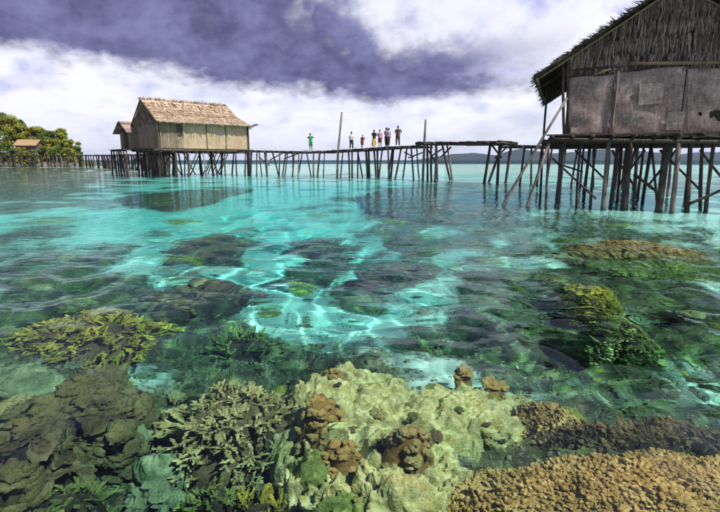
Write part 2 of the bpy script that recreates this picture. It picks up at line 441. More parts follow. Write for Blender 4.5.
def make_bed():
    x, y, q, nr, na, R = polar_sheet(0.5, 70.0, 1.0105, 6000.0, 1.07, 60, 430, 40)
    z, rock = bed_z(x, y)
    v = np.column_stack([x, y, z]); n = len(v)
    v = np.vstack([v, [[0, 0, z[:na].mean()]]])
    j = np.arange(na); j2 = (j + 1) % na
    me = mesh_np('seabed', v, [q, np.stack([np.full(na, n), j2, j], -1)], smooth=True)
    at = me.attributes.new('rock', 'FLOAT', 'POINT')
    at.data.foreach_set('value', np.append(rock, 0.5).astype(np.float32))
    m, t = material('reef_floor')
    pos = t.node('ShaderNodeNewGeometry').outputs['Position']
    rk = t.node('ShaderNodeAttribute', attribute_name='rock').outputs['Fac']
    na_ = t.noise(pos, 1.3, 5, 0.6); nb = t.noise(pos, 6.0, 5, 0.65); nc = t.noise(pos, 28.0, 4, 0.6)
    reef = t.ramp(na_, [(0.28, (0.035, 0.03, 0.022)), (0.42, (0.13, 0.11, 0.045)), (0.5, (0.17, 0.18, 0.055)), (0.58, (0.11, 0.075, 0.05)), (0.68, (0.46, 0.41, 0.12)), (0.8, (0.16, 0.10, 0.10))])
    reef = t.mix(t.mapr(nb, 0.4, 0.66), reef, (0.045, 0.04, 0.03))
    reef = t.mix(t.mapr(nc, 0.55, 0.7, 0, 0.7), reef, (0.42, 0.40, 0.22))
    sand = t.ramp(t.math('ADD', t.math('MULTIPLY', nb, 0.6), t.math('MULTIPLY', nc, 0.4)), [(0.35, (0.62, 0.60, 0.48)), (0.65, (0.83, 0.80, 0.68))])
    f = t.mapr(t.math('ADD', rk, t.math('MULTIPLY', t.math('SUBTRACT', nb, 0.5), 0.9)), 0.28, 0.62)
    col = t.mix(f, sand, reef)
    hh = t.math('ADD', t.math('MULTIPLY', nb, 0.6), t.math('MULTIPLY', nc, 0.35))
    finish(m, t, col, 0.9, t.bump(hh, 0.8, 0.06), spec=0.1)
    o = link('seabed', me, m)
    o.cycles.is_caustics_receiver = True
    return tag(o, 'sand and dead coral floor of the lagoon', 'seabed', kind='structure')
BED = make_bed()
# ------------------------------------------------------------------ coral materials
def coral_mat(name, stops, scale=9.0, fine=45.0, speck=(0.6, 0.55, 0.35), speck_amt=0.35, bump=0.02, rough=0.85, vary=0.75, tip=0.0):
    m, t = material(name)
    co = t.node('ShaderNodeTexCoord').outputs['Object']
    rnd = t.node('ShaderNodeObjectInfo').outputs['Random']
    co = t.vmath('ADD', co, t.node('ShaderNodeCombineXYZ', ins={0: t.math('MULTIPLY', rnd, 17.0), 1: t.math('MULTIPLY', rnd, 9.0), 2: 0.0}).outputs[0])
    a = t.noise(co, scale, 5, 0.6); b = t.noise(co, fine, 3, 0.6)
    c = t.ramp(a, stops)
    c = t.mix(t.mapr(b, 0.52, 0.72, 0.0, speck_amt), c, speck)
    c = t.mix(t.mapr(b, 0.46, 0.28, 0.0, 0.55), c, t.mix(1.0, c, (0.35, 0.33, 0.3), 'MULTIPLY'))
    ri = t.node('ShaderNodeNewGeometry').outputs['Random Per Island']
    c = t.mix(t.mapr(ri, 0, 1, 0.0, vary, smooth=False), c, t.mix(1.0, c, (0.42, 0.38, 0.34), 'MULTIPLY'))
    c = t.mix(t.mapr(rnd, 0, 1, 0.0, 0.35, smooth=False), c, t.mix(1.0, c, (0.62, 0.66, 0.55), 'MULTIPLY'))
    oz = t.node('ShaderNodeSeparateXYZ', ins={0: t.node('ShaderNodeTexCoord').outputs['Object']}).outputs[2]
    if tip: c = t.mix(t.mapr(oz, 0.55, 1.05, 0.0, tip), c, (0.92, 0.78, 0.42))
    hh = t.math('ADD', t.math('MULTIPLY', a, 0.7), t.math('MULTIPLY', b, 0.4))
    return finish(m, t, c, rough, t.bump(hh, 0.7, bump), spec=0.15)
M_TAN = coral_mat('tan_coral', [(0.3, (0.30, 0.17, 0.05)), (0.5, (0.64, 0.40, 0.13)), (0.7, (0.84, 0.60, 0.26))], 4, 40, (0.95, 0.74, 0.42), 0.5)
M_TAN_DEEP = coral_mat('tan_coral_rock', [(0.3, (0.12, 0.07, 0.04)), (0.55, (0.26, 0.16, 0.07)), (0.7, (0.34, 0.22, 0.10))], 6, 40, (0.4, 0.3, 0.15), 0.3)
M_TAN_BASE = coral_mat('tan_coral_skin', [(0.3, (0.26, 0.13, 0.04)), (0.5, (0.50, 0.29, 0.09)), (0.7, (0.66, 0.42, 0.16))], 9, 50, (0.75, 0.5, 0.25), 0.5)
M_OLIVE = coral_mat('olive_coral', [(0.3, (0.38, 0.27, 0.03)), (0.5, (0.66, 0.50, 0.06)), (0.72, (0.82, 0.66, 0.14))], 7, 40, (0.80, 0.75, 0.35), 0.4)
M_STAG = coral_mat('straw_coral', [(0.3, (0.34, 0.24, 0.07)), (0.5, (0.70, 0.54, 0.20)), (0.72, (0.90, 0.76, 0.40))], 8, 40, (0.85, 0.78, 0.5), 0.5, tip=0.2)
M_GREEN = coral_mat('green_coral', [(0.3, (0.10, 0.16, 0.04)), (0.5, (0.28, 0.34, 0.09)), (0.72, (0.52, 0.52, 0.18))], 8, 40, (0.7, 0.7, 0.3), 0.4)
M_SLAB = coral_mat('pale_reef_rock', [(0.24, (0.20, 0.16, 0.05)), (0.36, (0.56, 0.48, 0.17)), (0.46, (0.80, 0.70, 0.34)), (0.55, (0.50, 0.39, 0.12)), (0.64, (0.76, 0.68, 0.32)), (0.8, (0.84, 0.77, 0.46))], 7.0, 48, (0.92, 0.85, 0.56), 0.6, 0.035, vary=0.0)
M_ORANGE = coral_mat('orange_coral', [(0.3, (0.50, 0.27, 0.07)), (0.5, (0.78, 0.46, 0.13)), (0.72, (0.88, 0.62, 0.26))], 14, 60, (0.95, 0.78, 0.45), 0.5, vary=0.3)
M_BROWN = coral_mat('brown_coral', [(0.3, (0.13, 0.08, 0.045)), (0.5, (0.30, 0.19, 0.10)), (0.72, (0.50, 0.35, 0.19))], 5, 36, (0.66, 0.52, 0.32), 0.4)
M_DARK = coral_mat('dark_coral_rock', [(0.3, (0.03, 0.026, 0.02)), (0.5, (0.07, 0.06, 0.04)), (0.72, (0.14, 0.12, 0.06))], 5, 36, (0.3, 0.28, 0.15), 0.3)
M_TEAL = coral_mat('pale_green_coral', [(0.3, (0.10, 0.15, 0.08)), (0.5, (0.30, 0.36, 0.18)), (0.72, (0.55, 0.58, 0.34))], 6, 40, (0.75, 0.75, 0.45), 0.4)

def plate_mat():
    m, t = material('brown_plate_coral'); co = t.node('ShaderNodeTexCoord').outputs['Object']
    ob = t.node('ShaderNodeObjectInfo'); rnd = ob.outputs['Random']
    sh = t.vmath('ADD', co, t.node('ShaderNodeCombineXYZ', ins={0: t.math('MULTIPLY', rnd, 23.0), 1: rnd, 2: 0.0}).outputs[0])
    a = t.noise(sh, 3.0, 6, 0.65); b = t.noise(sh, 16, 4, 0.65)
    ln = t.n.new('ShaderNodeVectorMath'); ln.operation = 'LENGTH'; t.put(ln.inputs[0], co)
    c = t.ramp(a, [(0.3, (0.10, 0.06, 0.03)), (0.48, (0.26, 0.17, 0.085)), (0.6, (0.36, 0.30, 0.12)), (0.75, (0.50, 0.36, 0.2))])
    c = t.mix(t.mapr(b, 0.5, 0.7, 0, 0.6), c, (0.06, 0.04, 0.025))
    c = t.mix(t.mapr(t.math('ADD', ln.outputs['Value'], t.math('MULTIPLY', t.math('SUBTRACT', b, 0.5), 0.5)), 0.85, 1.1, 0, 0.5), c, (0.70, 0.56, 0.30))
    c = t.mix(t.mapr(rnd, 0, 1, 0, 0.6, smooth=False), c, t.mix(1.0, c, (0.45, 0.45, 0.36), 'MULTIPLY'))
    return finish(m, t, c, 0.9, t.bump(t.math('ADD', a, t.math('MULTIPLY', b, 0.6)), 0.8, 0.12), spec=0.1)
M_PLATE = plate_mat()
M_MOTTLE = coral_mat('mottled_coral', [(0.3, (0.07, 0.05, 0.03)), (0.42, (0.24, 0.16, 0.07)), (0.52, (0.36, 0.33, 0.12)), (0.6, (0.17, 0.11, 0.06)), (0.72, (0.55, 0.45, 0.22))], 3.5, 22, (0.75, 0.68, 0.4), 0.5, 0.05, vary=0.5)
# ------------------------------------------------------------------ coral shapes
def scatter(tv, tf, pos, frames, scale):
    """copies of one small template joined: tv (k,3), tf (f,3|4), pos (N,3), frames (N,3,3 columns = axes), scale (N,3)"""
    k = len(tv); N = len(pos)
    v = np.einsum('nij,nkj->nki', frames, tv[None] * scale[:, None, :]) + pos[:, None, :]
    f = (tf[None] + (np.arange(N) * k)[:, None, None]).reshape(-1, tf.shape[1])
    return v.reshape(-1, 3), f
def frames_from(nrm, spin):
    nrm = nrm / np.linalg.norm(nrm, axis=1)[:, None]
    ref = np.where(np.abs(nrm[:, 2:3]) < 0.9, np.array([[0, 0, 1.0]]), np.array([[1.0, 0, 0]]))
    a = np.cross(ref, nrm); a /= np.linalg.norm(a, axis=1)[:, None]; b = np.cross(nrm, a)
    c, s = np.cos(spin)[:, None], np.sin(spin)[:, None]
    return np.stack([a * c + b * s, -a * s + b * c, nrm], -1)
def blob(nu=26, nv=14, seed=0, amp=0.22, freq=1.6, flat=1.0, lower=0.5):
    """lumpy closed dome, unit radius; lower = how far it reaches below its middle"""
    th = np.linspace(0, 2 * math.pi, nu, endpoint=False); ph = np.linspace(0.0, math.pi, nv)
    P, T = np.meshgrid(ph[1:-1], th, indexing='ij')
    v = np.stack([np.sin(P) * np.cos(T), np.sin(P) * np.sin(T), np.cos(P)], -1).reshape(-1, 3)
    v = np.vstack([v, [[0, 0, 1.0], [0, 0, -1.0]]])
    r = 1 + amp * fbm(v * freq + seed * 3.1, 4, seed)
    v = v * r[:, None]
    v[:, 2] = np.where(v[:, 2] < 0, v[:, 2] * lower, v[:, 2] * flat)
    m = nv - 2; i = np.arange(m - 1)[:, None] * nu; j = np.arange(nu)[None, :]; j2 = (j + 1) % nu
    q = np.stack([i + j, i + nu + j, i + nu + j2, i + j2], -1).reshape(-1, 4)
    jj = np.arange(nu); jj2 = (jj + 1) % nu
    t = np.vstack([np.stack([np.full(nu, m * nu), jj, jj2], -1), np.stack([np.full(nu, m * nu + 1), (m - 1) * nu + jj2, (m - 1) * nu + jj], -1)])
    return v, q, t
def dome_surface(rx, ry, h, n, seed, ragged=0.25):
    """random points and normals on a low lumpy dome"""
    rg = np.random.default_rng(seed)
    rr = np.sqrt(rg.random(n)); th = rg.uniform(0, 2 * math.pi, n)
    x, y = rr * np.cos(th), rr * np.sin(th)
    edge = 1 + ragged * fbm(np.column_stack([np.cos(th), np.sin(th)]) * 1.3 + seed, 3, seed)
    def hz(px, py):
        r = np.hypot(px, py)
        return h * ((1 - np.clip(r, 0, 1) ** 2.6) + 0.20 * fbm(np.column_stack([px, py]) * 2.2 + seed, 3, seed + 2))
    z = hz(x, y); e = 0.03
    nx = -(hz(x + e, y) - z) / (e * rx); ny = -(hz(x, y + e) - z) / (e * ry)
    nr = np.column_stack([nx, ny, np.ones(n)]); nr /= np.linalg.norm(nr, axis=1)[:, None]
    return np.column_stack([x * rx * edge, y * ry * edge, z]), nr
def dome_mesh(mb, rx, ry, h, seed, ragged=0.25, n=40, m=14, relief=0.03):
    th = np.linspace(0, 2 * math.pi, n, endpoint=False); rr = np.linspace(0.04, 1.0, m)
    edge = 1 + ragged * fbm(np.column_stack([np.cos(th), np.sin(th)]) * 1.3 + seed, 3, seed)
    R, T = np.meshgrid(rr, th, indexing='ij')
    px, py = (R * np.cos(T)).ravel(), (R * np.sin(T)).ravel()
    z = h * ((1 - np.clip(R.ravel(), 0, 1) ** 2.6) + 0.20 * fbm(np.column_stack([px, py]) * 2.2 + seed, 3, seed + 2))
    E = np.tile(edge, m)
    xx, yy = px * rx * E, py * ry * E
    c1, _ = cellular(np.column_stack([xx, yy]) / 0.07, seed); z = z + relief * (0.5 - c1) * np.clip(1.4 - R.ravel(), 0, 1)
    v = np.column_stack([xx, yy, z])
    skirt = v[-n:].copy(); skirt[:, :2] *= 0.8; skirt[:, 2] = -0.45 - h * 0.3
    v = np.vstack([v, skirt, [[0, 0, v[:n, 2].mean()]]])
    i = np.arange(m)[:, None] * n; j = np.arange(n)[None, :]; j2 = (j + 1) % n
    q = np.stack([i + j, i + n + j, i + n + j2, i + j2], -1).reshape(-1, 4)
    jj = np.arange(n)
    mb.add(v, q, np.stack([np.full(n, len(v) - 1), jj, (jj + 1) % n], -1))
def stub(n=5):
    th = np.linspace(0, 2 * math.pi, n, endpoint=False)
    rings = [(0.8, -0.5), (1.0, 0.35), (0.72, 0.85)]
    v = np.vstack([np.column_stack([r * np.cos(th), r * np.sin(th), np.full(n, z)]) for r, z in rings] + [[[0, 0, 1.02]]])
    t = []
    for a in range(2):
        for k in range(n):
            k2 = (k + 1) % n; p = a * n
            t += [[p + k, p + k2, p + n + k2], [p + k, p + n + k2, p + n + k]]
    for k in range(n): t.append([2 * n + k, 2 * n + (k + 1) % n, 3 * n])
    return v, np.array(t)
STUB = stub()
def px_size(px, py, depth):
    e = at_z(px, py, 0); d = (e - Vector((0, 0, CAM_H))).length; p = under(px, py, depth)
    return (d + (p - e).length / 1.333) / FPX
def spot(px, py, top):
    """place on the bed under what shows at this pixel when the thing's top lies `top` metres down; also the bed height there"""
    p = under(px, py, top + 0.12)
    z, _ = bed_z(p.x, p.y, False)
    return Vector((p.x, p.y, float(z[0])))

CORALS = []
def knobby_coral(px, py, wpx, hpx, top, mat, rock, label, name='finger_coral', dens=1.0, knob=0.021, seed=1, group=None, wild=0.38, slim=1.0):
    s = px_size(px, py, top); p = spot(px, py, top)
    rx = wpx * s / 2; ry = rx * hpx
    h = max(0.12, -top - p.z)
    root = empty(name, p, label, 'coral', group)
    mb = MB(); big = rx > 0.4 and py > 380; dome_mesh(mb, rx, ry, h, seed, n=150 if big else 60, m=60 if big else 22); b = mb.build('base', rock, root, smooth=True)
    n = int(math.pi * rx * ry / (knob * knob * 2.4) * dens)
    n = min(n, 14000)
    pos, nr = dome_surface(rx, ry, h, n, seed)
    rg = np.random.default_rng(seed + 50)
    nr = nr + rg.normal(0, wild, nr.shape) + np.array([0, 0, 0.25])
    lump = np.clip(1 + 0.55 * fbm(pos / 0.09, 2, seed + 8), 0.35, 1.8)
    sc = knob * (0.5 + 1.3 * rg.random(n) ** 2.4)[:, None] * np.column_stack([rg.uniform(0.75, 1.25, n) , rg.uniform(0.75, 1.25, n), rg.uniform(1.4, 3.2, n) * lump * slim * (0.6 if knob > 0.045 else 1.0)])
    v, f = scatter(STUB[0], STUB[1], pos, frames_from(nr, rg.uniform(0, 6.28, n)), sc)
    o = link('coral_fingers', mesh_np('coral_fingers', v, f, True), mat, root); o['kind'] = 'stuff'
    CORALS.append(root); return root

def frond_mesh(seed, forks=3, flat=0.5):
    """one antler-like frond about 1 unit long growing along +Z"""
    rg = random.Random(seed); mb = MB()
    def limb(p, d, ln, r, lev):
        pts = [p]; dd = Vector(d)
        for k in range(3):
            dd = (dd + Vector((rg.gauss(0, .22), rg.gauss(0, .22), rg.gauss(0.05, .12)))).normalized()
            pts.append(pts[-1] + dd * ln / 3)
        mb.tube([tuple(q) for q in pts], [r, r * 0.95, r * 0.85, r * 0.55], 5)
        if lev < 1:
            for _ in range(forks):
                k = rg.choice((1, 2, 2)); sd = Vector((rg.gauss(0, 1), rg.gauss(0, 1), rg.uniform(0.2, 0.9))).normalized()
                limb(pts[k], (dd * 0.6 + sd * 0.8).normalized(), ln * rg.uniform(0.4, 0.62), r * 0.72, lev + 1)
    limb(Vector((0, 0, -0.1)), (0, 0, 1), 1.0, 0.105, 0)
    return mb.mesh('frond', True)
FRONDS = [frond_mesh(100 + k) for k in range(9)]
FRONDS_BY_MAT = {}
def fronds_for(mat):
    if mat.name not in FRONDS_BY_MAT:
        out = []
        for f in FRONDS:
            g = f.copy(); g.materials.append(mat); out.append(g)
        FRONDS_BY_MAT[mat.name] = out
    return FRONDS_BY_MAT[mat.name]
def staghorn_coral(px, py, wpx, hpx, top, mat, rock, label, n=110, size=0.13, seed=1, name='staghorn_coral', group=None):
    s = px_size(px, py, top); p = spot(px, py, top)
    rx = wpx * s / 2; ry = rx * hpx; h = max(0.15, -top - size * 0.7 - p.z)
    root = empty(name, p, label, 'coral', group)
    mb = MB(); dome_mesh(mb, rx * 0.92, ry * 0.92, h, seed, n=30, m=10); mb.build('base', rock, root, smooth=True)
    pos, nr = dome_surface(rx * 0.95, ry * 0.95, h, n, seed)
    rg = np.random.default_rng(seed + 3); fm = fronds_for(mat)
    out = np.column_stack([pos[:, 0] / rx, pos[:, 1] / ry, np.zeros(n)])
    nr = nr * 0.5 + out * 0.9 + np.array([0, 0, 0.55]) + rg.normal(0, 0.28, (n, 3))
    for k in range(n):
        o = bpy.data.objects.new('branch', fm[k % len(fm)]); COL.objects.link(o); o.parent = root
        o.location = pos[k]; q = Vector(nr[k]).to_track_quat('Z', 'Y')
        o.rotation_mode = 'QUATERNION'; o.rotation_quaternion = q @ Quaternion((0, 0, 1), rg.uniform(0, 6.28))
        e = size * rg.uniform(0.7, 1.35); o.scale = (e, e, e)
    CORALS.append(root); return root
def lobed_coral(px, py, wpx, hpx, top, mat, rock, label, n=16, size=0.07, seed=1, name='lobed_coral', group=None, on=None):
    s = px_size(px, py, top); p = spot(px, py, top)
    if on is not None: p.z = on
    rx = wpx * s / 2; ry = rx * hpx; h = max(0.06, -top - size * 0.5 - p.z)
    root = empty(name, p, label, 'coral', group)
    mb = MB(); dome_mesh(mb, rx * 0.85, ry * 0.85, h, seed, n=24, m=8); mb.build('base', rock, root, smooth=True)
    rg = np.random.default_rng(seed + 3)
    pos, nr = dome_surface(rx * 0.85, ry * 0.85, h, n * 12, seed)
    keep = [0]
    for k in range(1, len(pos)):                      # spread them out
        if len(keep) >= n: break
        if min(np.linalg.norm(pos[k] - pos[i]) for i in keep) > size * 0.68: keep.append(k)
    var = []
    for k in range(4):
        v, q, t = blob(20, 12, seed * 7 + k, 0.34, 1.9, 0.8, 0.6); v = v * (1 + 0.05 * fbm(v * 7, 2, k))[:, None]
        me = mesh_np('lobe', v, [q, t], True); me.materials.append(mat); var.append(me)
    for c, k in enumerate(keep):
        o = bpy.data.objects.new('lobe', var[c % 4]); COL.objects.link(o); o.parent = root
        o.location = pos[k]; o.rotation_mode = 'QUATERNION'
        o.rotation_quaternion = Vector(nr[k]).to_track_quat('Z', 'Y') @ Quaternion((0, 0, 1), rg.uniform(0, 6.28))
        e = size * rg.uniform(0.7, 1.15); o.scale = (e, e * rg.uniform(0.7, 1.0), e)
    CORALS.append(root); return root
def plate_coral(px, py, wpx, hpx, top, mat, rock, label, n=14, size=0.28, seed=1, name='plate_coral', group=None):
    s = px_size(px, py, top); p = spot(px, py, top)
    rx = wpx * s / 2; ry = rx * hpx; h = max(0.15, -top - 0.08 - p.z)
    root = empty(name, p, label, 'coral', group)
    mb = MB(); dome_mesh(mb, rx * 0.8, ry * 0.8, h * 0.9, seed, n=28, m=9); mb.build('base', rock, root, smooth=True)
    pos, nr = dome_surface(rx, ry, h, n, seed)
    rg = np.random.default_rng(seed + 9)
    for k in range(n):
        nn, mm = 22, 6
        th = np.linspace(0, 2 * math.pi, nn, endpoint=False); rr = np.linspace(0.15, 1, mm)
        rim = 1 + 0.55 * fbm(np.column_stack([np.cos(th), np.sin(th)]) * 1.5 + 11 * k + seed, 3, seed)
        R, T = np.meshgrid(rr, th, indexing='ij')
        x = (R * np.cos(T) * rim).ravel(); y = (R * np.sin(T) * rim).ravel()
        z = 0.34 * R.ravel() ** 2 + 0.22 * fbm(np.column_stack([x, y]) * 2.4 + k, 3, seed + k)
        up = np.column_stack([x, y, z]); lo = up - np.array([0, 0, 0.10])
        i = np.arange(mm - 1)[:, None] * nn; j = np.arange(nn)[None, :]; j2 = (j + 1) % nn
        q = np.stack([i + j, i + nn + j, i + nn + j2, i + j2], -1).reshape(-1, 4); b = mm * nn
        qs = np.concatenate([q, q[:, ::-1] + b, np.stack([(mm - 1) * nn + np.arange(nn), b + (mm - 1) * nn + np.arange(nn), b + (mm - 1) * nn + (np.arange(nn) + 1) % nn, (mm - 1) * nn + (np.arange(nn) + 1) % nn], -1)])
        t = np.vstack([np.stack([np.full(nn, 2 * b), np.arange(nn), (np.arange(nn) + 1) % nn], -1), np.stack([np.full(nn, 2 * b + 1), b + (np.arange(nn) + 1) % nn, b + np.arange(nn)], -1)])
        v = np.vstack([up, lo, [[0, 0, z[:nn].mean()], [0, 0, z[:nn].mean() - 0.3]]])
        e = size * rg.uniform(0.6, 1.25)
        o = link('plate', mesh_np('plate', v, [qs, t], True), M_PLATE if mat is M_BROWN else mat, root)
        o.location = pos[k] + np.array([0, 0, rg.uniform(-0.03, 0.05)])
        tilt = Vector((pos[k][0] / rx * 0.55, pos[k][1] / ry * 0.55 - 0.25, 1.0)) + Vector(rg.normal(0, 0.32, 3))
        o.rotation_mode = 'QUATERNION'; o.rotation_quaternion = tilt.to_track_quat('Z', 'Y') @ Quaternion((0, 0, 1), rg.uniform(0, 6.28))
        o.scale = (e, e * rg.uniform(0.6, 0.95), e)
    CORALS.append(root); return root
def boulder_coral(px, py, wpx, hpx, top, mat, label, seed=1, amp=0.18, freq=1.8, name='boulder_coral', group=None, on=None, cat='coral'):
    s = px_size(px, py, top); p = spot(px, py, top)
    if on is not None: p.z = on
    r = wpx * s / 2; h = max(0.05, -top - p.z)
    v, q, t = blob(56, 30, seed, amp, freq, 1.0, 0.5)
    e1, _ = cellular(v[:, :2] * 3.2 + v[:, 2:] * 1.1, seed)
    v = v * (1 + 0.16 * (0.5 - e1) + 0.08 * fbm(v * 6 + seed, 3, seed + 5))[:, None]
    v[:, 0] *= r; v[:, 1] *= r * hpx; v[:, 2] = np.where(v[:, 2] > 0, np.abs(v[:, 2]) ** 0.7 * h, v[:, 2] * 0.5)
    o = link(name, mesh_np(name, v, [q, t], True), mat, None, p)
    tag(o, label, cat, group); CORALS.append(o); return o

# ------------------------------------------------------------------ the pale slab of reef rock
def make_slab():
    outline = [(284,392),(296,372),(318,362),(352,354),(392,354),(432,362),(478,362),(512,380),(522,412),(512,436),(478,458),(462,486),(446,530),(400,536),(352,532),(316,530),(296,500),(302,470),(318,448),(306,424),(290,412)]
    P = [under(a, b, 0.55) for a, b in outline]
    px = np.array([q.x for q in P]); py = np.array([q.y for q in P])
    x0, x1, y0, y1 = px.min() - .15, px.max() + .15, py.min() - .15, py.max() + .15
    n = 230
    X, Y = np.meshgrid(np.linspace(x0, x1, n), np.linspace(y0, y1, n), indexing='xy')
    p = np.column_stack([X.ravel(), Y.ravel()])
    pw = p + 0.17 * np.column_stack([fbm(p * 3.0, 4, 61), fbm(p * 3.0, 4, 62)])
    d = np.full(len(p), 9.0); inside = np.zeros(len(p), bool)
    k = len(px)
    for i in range(k):
        a = np.array([px[i], py[i]]); b = np.array([px[(i + 1) % k], py[(i + 1) % k]])
        ab = b - a; tt = np.clip(((pw - a) @ ab) / (ab @ ab), 0, 1)
        d = np.minimum(d, np.hypot(*(pw - a - tt[:, None] * ab).T))
        cr = ((a[1] > pw[:, 1]) != (b[1] > pw[:, 1])) & (pw[:, 0] < (b[0] - a[0]) * (pw[:, 1] - a[1]) / (b[1] - a[1] + 1e-12) + a[0])
        inside ^= cr
    sd = np.where(inside, d, -d)
    c1, c2 = cellular(p * 5.0 + 0.4 * np.column_stack([fbm(p * 5, 2, 63), fbm(p * 5, 2, 64)]), 65)
    e1, e2 = cellular(p * 13.0 + 0.4 * np.column_stack([fbm(p * 11, 2, 66), fbm(p * 11, 2, 67)]), 68)
    topz = -0.56 + 0.11 * fbm(p * 1.7, 3, 71) + 0.11 * (sstep(0.8, 0.0, c1) - 0.5) + 0.045 * (sstep(0.8, 0.0, e1) - 0.5) + 0.02 * fbm(p * 16, 3, 72)
    pit = sstep(0.25, 0.55, fbm(p * 2.6 + 3, 3, 73)); topz -= 0.15 * pit
    z = -1.35 + (topz + 1.35) * (0.45 * sstep(-0.04, 0.06, sd) + 0.35 * sstep(0.04, 0.16, sd + 0.05 * fbm(p * 7, 2, 75)) + 0.2 * sstep(0.1, 0.4, sd))
    z = np.maximum(z, -1.5)
    keep = sd > -0.06
    idx = np.arange(n * n).reshape(n, n)
    q = np.stack([idx[:-1, :-1], idx[:-1, 1:], idx[1:, 1:], idx[1:, :-1]], -1).reshape(-1, 4)
    q = q[keep[q].all(1)]
    used = np.unique(q); remap = np.zeros(n * n, int); remap[used] = np.arange(len(used))
    c = Vector((px.mean(), py.mean(), -1.3))
    v = np.column_stack([p, z])[used] - np.array(c)
    o = link('reef_rock', mesh_np('reef_rock', v, remap[q], True), M_SLAB, None, c)
    tag(o, 'broad pale yellow slab of pitted reef rock under shallow water', 'reef rock')
    CORALS.append(o)
make_slab()

# ------------------------------------------------------------------ pale rocks broken off around the slab
for k, (a, b, wd, tp, lab) in enumerate([(300, 398, 34, .62, 'pale rock against the orange lobed coral'), (296, 486, 40, .66, 'pale rock under the green boulder coral'), (330, 500, 46, .58, 'pale yellow rock between two green boulders'), (452, 478, 44, .62, 'pale rock wedged between slab and largest tan dome'), (440, 500, 40, .6, 'pale rock before the wedged one beside the tan dome'), (500, 430, 44, .66, 'pale rock at the corner of the slab by the small tan coral'), (372, 486, 40, .44, 'low yellow rock below the tallest coral head'), (518, 402, 30, .7, 'pale outlier rock past the slab rim')]):
    boulder_coral(a, b, wd, .8, tp, M_SLAB, lab, seed=700 + k, amp=.34, freq=2.2, name='reef_boulder', cat='reef rock')
# ------------------------------------------------------------------ the corals that can be told apart
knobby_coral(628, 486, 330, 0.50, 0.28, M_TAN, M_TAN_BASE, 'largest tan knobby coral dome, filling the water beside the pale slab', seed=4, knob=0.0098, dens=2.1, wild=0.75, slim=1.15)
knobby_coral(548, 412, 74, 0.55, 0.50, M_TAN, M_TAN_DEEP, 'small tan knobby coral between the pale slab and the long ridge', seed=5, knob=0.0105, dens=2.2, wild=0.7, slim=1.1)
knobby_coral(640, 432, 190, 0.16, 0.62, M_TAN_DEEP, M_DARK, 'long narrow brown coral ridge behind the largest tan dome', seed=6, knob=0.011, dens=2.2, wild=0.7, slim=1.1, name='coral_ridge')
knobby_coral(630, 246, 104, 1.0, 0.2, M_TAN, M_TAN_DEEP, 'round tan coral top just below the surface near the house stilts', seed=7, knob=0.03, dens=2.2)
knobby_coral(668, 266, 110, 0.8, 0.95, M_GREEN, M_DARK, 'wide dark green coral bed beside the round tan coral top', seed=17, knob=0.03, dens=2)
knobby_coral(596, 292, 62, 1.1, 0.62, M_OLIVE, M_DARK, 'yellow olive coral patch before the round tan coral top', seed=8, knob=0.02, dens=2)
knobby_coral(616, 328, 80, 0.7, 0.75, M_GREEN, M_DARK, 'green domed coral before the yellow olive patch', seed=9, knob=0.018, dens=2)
lobed_coral(322, 408, 62, 0.8, 0.36, M_ORANGE, M_TAN_BASE, 'orange lobed coral on the shoulder of the pale slab', n=62, size=0.05, seed=3)
lobed_coral(408, 440, 70, 0.85, 0.26, M_STAG, M_TAN_BASE, 'tallest knobbly coral head standing on the pale slab', n=64, size=0.045, seed=4)
lobed_coral(334, 374, 60, 0.5, 0.42, M_ORANGE, M_TAN_BASE, 'flat tan lobed coral on the far rim of the pale slab', n=50, size=0.045, seed=5)
lobed_coral(342, 452, 52, 0.8, 0.36, M_ORANGE, M_TAN_BASE, 'orange brown lobed coral near the broken front of the pale slab', n=50, size=0.042, seed=6)
boulder_coral(312, 470, 44, 0.9, 0.5, M_GREEN, 'green boulder coral at the left foot of the pale slab', seed=12)
lobed_coral(464, 374, 20, 0.9, 0.54, M_ORANGE, M_TAN_BASE, 'small round tan coral on the far rim of the pale slab', n=14, size=0.035, seed=13, on=-0.66)
lobed_coral(494, 386, 26, 0.8, 0.56, M_ORANGE, M_TAN_BASE, 'small flat tan coral on the rim of the pale slab', n=14, size=0.035, seed=14, on=-0.66)
boulder_coral(400, 494, 90, 0.6, 0.42, M_SLAB, 'pale yellow hump of rock at the front of the slab', seed=15, amp=0.3, freq=2.4, name='reef_boulder', cat='reef rock')
boulder_coral(350, 512, 70, 0.6, 0.55, M_GREEN, 'yellow green boulder coral in front of the pale slab', seed=16, amp=0.3, freq=2.2)
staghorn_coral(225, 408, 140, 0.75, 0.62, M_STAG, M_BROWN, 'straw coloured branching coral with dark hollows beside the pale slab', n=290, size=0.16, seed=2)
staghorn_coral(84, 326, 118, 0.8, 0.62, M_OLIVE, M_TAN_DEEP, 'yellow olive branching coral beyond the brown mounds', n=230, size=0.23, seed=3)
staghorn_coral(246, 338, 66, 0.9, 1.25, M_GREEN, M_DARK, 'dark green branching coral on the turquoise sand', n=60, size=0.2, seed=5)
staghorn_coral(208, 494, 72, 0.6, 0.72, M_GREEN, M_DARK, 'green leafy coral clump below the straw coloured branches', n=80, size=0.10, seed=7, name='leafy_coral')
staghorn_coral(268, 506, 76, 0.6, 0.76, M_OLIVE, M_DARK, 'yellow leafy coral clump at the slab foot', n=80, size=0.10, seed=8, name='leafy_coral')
staghorn_coral(72, 504, 66, 0.7, 0.8, M_GREEN, M_DARK, 'bushy dark green coral below the brown mounds', n=90, size=0.09, seed=9, name='leafy_coral')
